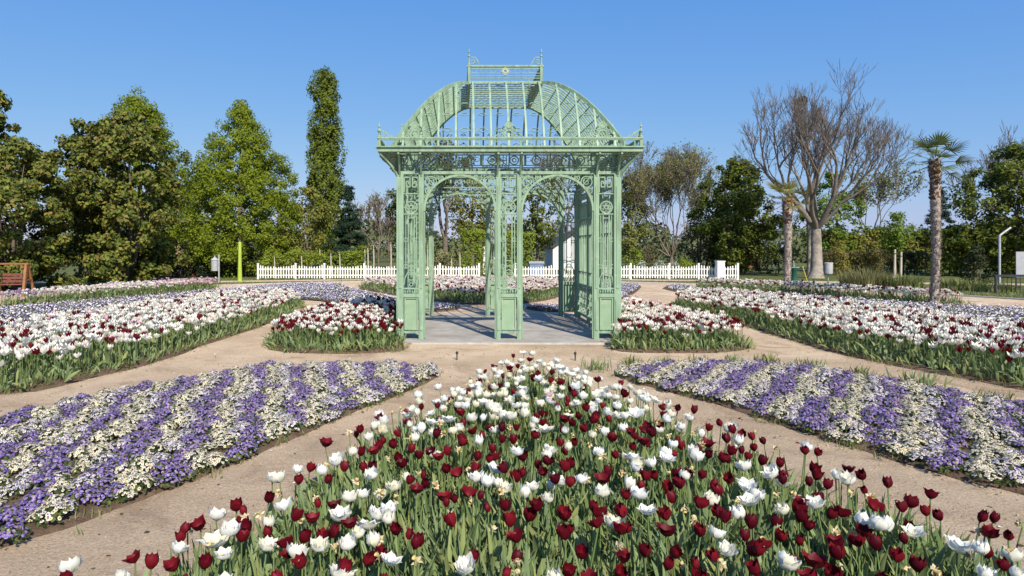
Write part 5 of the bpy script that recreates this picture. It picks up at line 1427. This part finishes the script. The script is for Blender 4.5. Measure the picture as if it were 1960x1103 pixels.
stripes(VIO['striped_left'], .97, .25, .50, .30, 'left of the front tulips', 701, .16)
stripes(VIO['striped_right'], .81, -.59, .583, 3.20, 'right of the front tulips', 702)
gv = np.random.default_rng(703); rest = MB()
for ki, kind in enumerate(('purple', 'lilac', 'cream')):
    word = {'purple': 'deep purple', 'lilac': 'pale lilac', 'cream': 'creamy white'}[kind]
    for i, (y, x, bedname) in enumerate(sorted(plants[kind])):
        s_ = gv.uniform(.80, 1.2); k = int(gv.integers(0, 5))
        fl, lm, fP, fR, lP, lR = VCL[kind][k]; yaw = gv.uniform(0, 6.28)
        out = y > 90; y = y-99 if out else y
        if i < 290 and not out:
            t = mk(kind+'_viola', lm, None, (x, y, .03), (0, 0, yaw), (s_, s_, s_*gv.uniform(.85, 1.2)))
            tag(t, 'low clump of %s violas in the striped bed %s' % (word, bedname), 'violas', '%s viola clumps %s' % (word, bedname))
            tag(mk('blossoms', fl, t), kind='stuff')
        else:
            Z = np.array([[cos(yaw), -sin(yaw), 0], [sin(yaw), cos(yaw), 0], [0, 0, 1]])*s_; o_ = np.array([x, y, .03])
            rest.inst(VF[0], VF[1], fP @ Z.T+o_, Z @ fR, ki); rest.inst(EYE[0], EYE[1], fP @ Z.T+o_, Z @ fR, 3); rest.inst(DIAM*np.array([1.3, 1, 1]), DIAMF, lP @ Z.T+o_, Z @ lR, 4)
if rest.n: tag(rest.build('massed_violas', [M['v_purple'], M['v_lilac'], M['v_cream'], M['v_eye'], M['v_leaf']]), 'violas at the far ends of the two striped beds', 'violas', kind='stuff')
print('violas', {k: len(v) for k, v in plants.items()})
def massed_violas(name, label, poly, spacing, cols, seed, lilac=.5):
    g = np.random.default_rng(seed)
    P = scatter(smooth_poly(poly, 1), spacing, .5, g); n = len(P)
    c = P.mean(0); P = c+(P-c)*.975
    z = .10+.03*np.sin(P[:, 0]*9)*np.cos(P[:, 1]*8)+g.normal(size=n)*.018
    R = rots(g.uniform(0, 6.28, n), g.uniform(0, 6.28, n), np.abs(g.normal(size=n))*.45+.15, g.uniform(1.5, 2.5, n))
    mi = g.choice(3, n, p=cols)
    mb = MB(); mb.inst(VF[0], VF[1], np.column_stack([P, z]), R, mi)
    k = g.uniform(size=n) < .8
    mb.inst(DIAM, DIAMF, np.column_stack([P, z*.6])[k], rand_rots(k.sum(), .07, g=g), 3)
    return tag(mb.build(name, [M['v_purple'], M['v_lilac'], M['v_cream'], M['v_leaf']]), label, 'violas', kind='stuff')
massed_violas('massed_violas', 'carpet of lilac blue violas between the tulip beds on the left', VIO['blue_left'], .085, (.30, .50, .20), 801)
massed_violas('massed_violas', 'carpet of lilac blue violas behind the right flank of the pavilion', VIO['blue_right'], .085, (.30, .50, .20), 802)
massed_violas('massed_violas', 'carpet of pale violas between the two tulip beds on the right', VIO['lilac_right'], .085, (.22, .52, .26), 803)
massed_violas('massed_violas', 'small strip of violas behind the left rear arch', VIO['rear_strip'], .075, (.4, .45, .15), 804)
massed_violas('massed_violas', 'small strip of violas behind the right rear arch', VIO['rear_strip_right'], .075, (.4, .45, .15), 805)

# ---- weeds and tufts on the bed edges, litter on the paths
gw = np.random.default_rng(31)
mb = MB()
for poly, dens in [(VIO['striped_left'], 14), (VIO['striped_right'], 14), (BED['left'], 16), (BED['right'], 16), (BED['flank_left'], 26), (BED['flank_right'], 26), (BED['front'], 8), (BED['back'], 6)]:
    S = smooth_poly(poly, 2); nx_ = np.roll(S, -1, 0)-S; ln = np.linalg.norm(nx_, axis=1)
    for p, d, l in zip(S, nx_, ln):
        c = gw.poisson(dens*l)
        if not c: continue
        f = gw.uniform(0, 1, c)[:, None]
        Q = p+d*f+gw.normal(size=(c, 2))*.07
        ok = np.abs(np.sin(Q[:, 0]*3.7)+np.sin(Q[:, 1]*4.3)) > .5
        Q = Q[ok]
        Q3 = np.repeat(np.column_stack([Q, np.full(len(Q), .005)]), 5, 0)+np.concatenate([gw.normal(size=(len(Q)*5, 2))*.02, np.zeros((len(Q)*5, 1))], 1)
        if len(Q3): blades(mb, Q3, .07, .009, gw, .8)
tag(mb.build('weeds', M['weed']), 'low weeds and grass along the edges of the beds', 'weeds', kind='stuff')
n = 9000
mb = MB()
P = np.column_stack([gw.uniform(-7, 9, n), gw.uniform(3, 14, n)**1.0, np.full(n, .004)])
R = rand_rots(n, gw.uniform(.008, .03, n), g=gw)
OCT = np.array([[1, 0, 0], [0, 1, 0], [-1, 0, 0], [0, -1, 0], [0, 0, .7], [0, 0, -.7]])*.5
OF = np.array([[0, 1, 4], [1, 2, 4], [2, 3, 4], [3, 0, 4], [1, 0, 5], [2, 1, 5], [3, 2, 5], [0, 3, 5]])
mb.inst(OCT, OF, P, R)
tag(mb.build('grit', M['sand']), 'loose grit and small stones on the sandy paths', 'grit', kind='stuff')
n = 900
P = np.column_stack([gw.uniform(-7, 9, n), gw.uniform(3.2, 13, n), np.full(n, .006)])
R = rots(gw.uniform(0, 6.28, n), gw.uniform(0, 6.28, n), np.abs(gw.normal(size=n))*.25, gw.uniform(.018, .05, n))
mb = MB(); mb.inst(DIAM*np.array([1.3, 1, 1.5]), DIAMF, P, R, gw.choice(4, n, p=(.15, .2, .25, .4)))
tag(mb.build('fallen_petals', [M['red_i'], M['white_i'], M['weed'], M['hedge_brown']]), 'scattered petals and dry leaves lying on the paths', 'litter', kind='stuff')
# leafy tufts behind the right striped bed
for i, (x, y, s_) in enumerate(((2.75, 10.35, .9), (3.35, 10.45, .75), (3.9, 10.5, .8), (4.5, 10.55, .8), (4.95, 10.4, 1.05), (5.45, 10.05, .95), (5.85, 9.45, .9), (6.2, 8.75, 1.25), (6.55, 7.9, .9), (2.1, 10.0, 1.0))):
    t = empty('leafy_tuft', (x, y, 0)); tag(t, 'small tuft of daffodil leaves behind the right striped bed, number %d from the pavilion side' % (i+1 if i < 9 else 0) if i < 9 else 'yellowish leafy tuft at the tip of the right striped bed', 'plant', 'leafy tufts behind the right striped bed')
    c = 26; mb = MB(); g = np.random.default_rng(900+i)
    for j in range(3):
        R = rots(g.uniform(0, 6.28, c), g.uniform(0, 6.28, c), np.abs(g.normal(size=c))*.45, s_*.62*g.uniform(.6, 1.1, c))
        mb.inst(Ltpl[(2, 3, 0)[j]][0], Ltpl[(2, 3, 0)[j]][1], np.column_stack([g.normal(size=(c, 2))*.10*s_, np.zeros(c)]), R)
    mb.build('leaves', M['tleaf_i'] if i % 2 else M['weed'], t, smooth=True)
# sprinkler heads
for px, py, lab in ((-.03, 10.9, 'small dark sprinkler post beside the tip of the left striped bed'), (1.95, 10.85, 'small dark sprinkler post beside the tip of the right striped bed')):
    t = empty('sprinkler', (px, py, 0)); tag(t, lab, 'sprinkler')
    mb = MB(); mb.tube([(0, 0, -.02), (0, 0, .11)], .012, 6); mb.build('riser', M['dark_metal'], t)
    mb = MB(); mb.lathe([(0, .10), (.02, .10), (.024, .13), (.012, .145), (0, .15)], 8); mb.build('nozzle', M['dark_metal'], t)
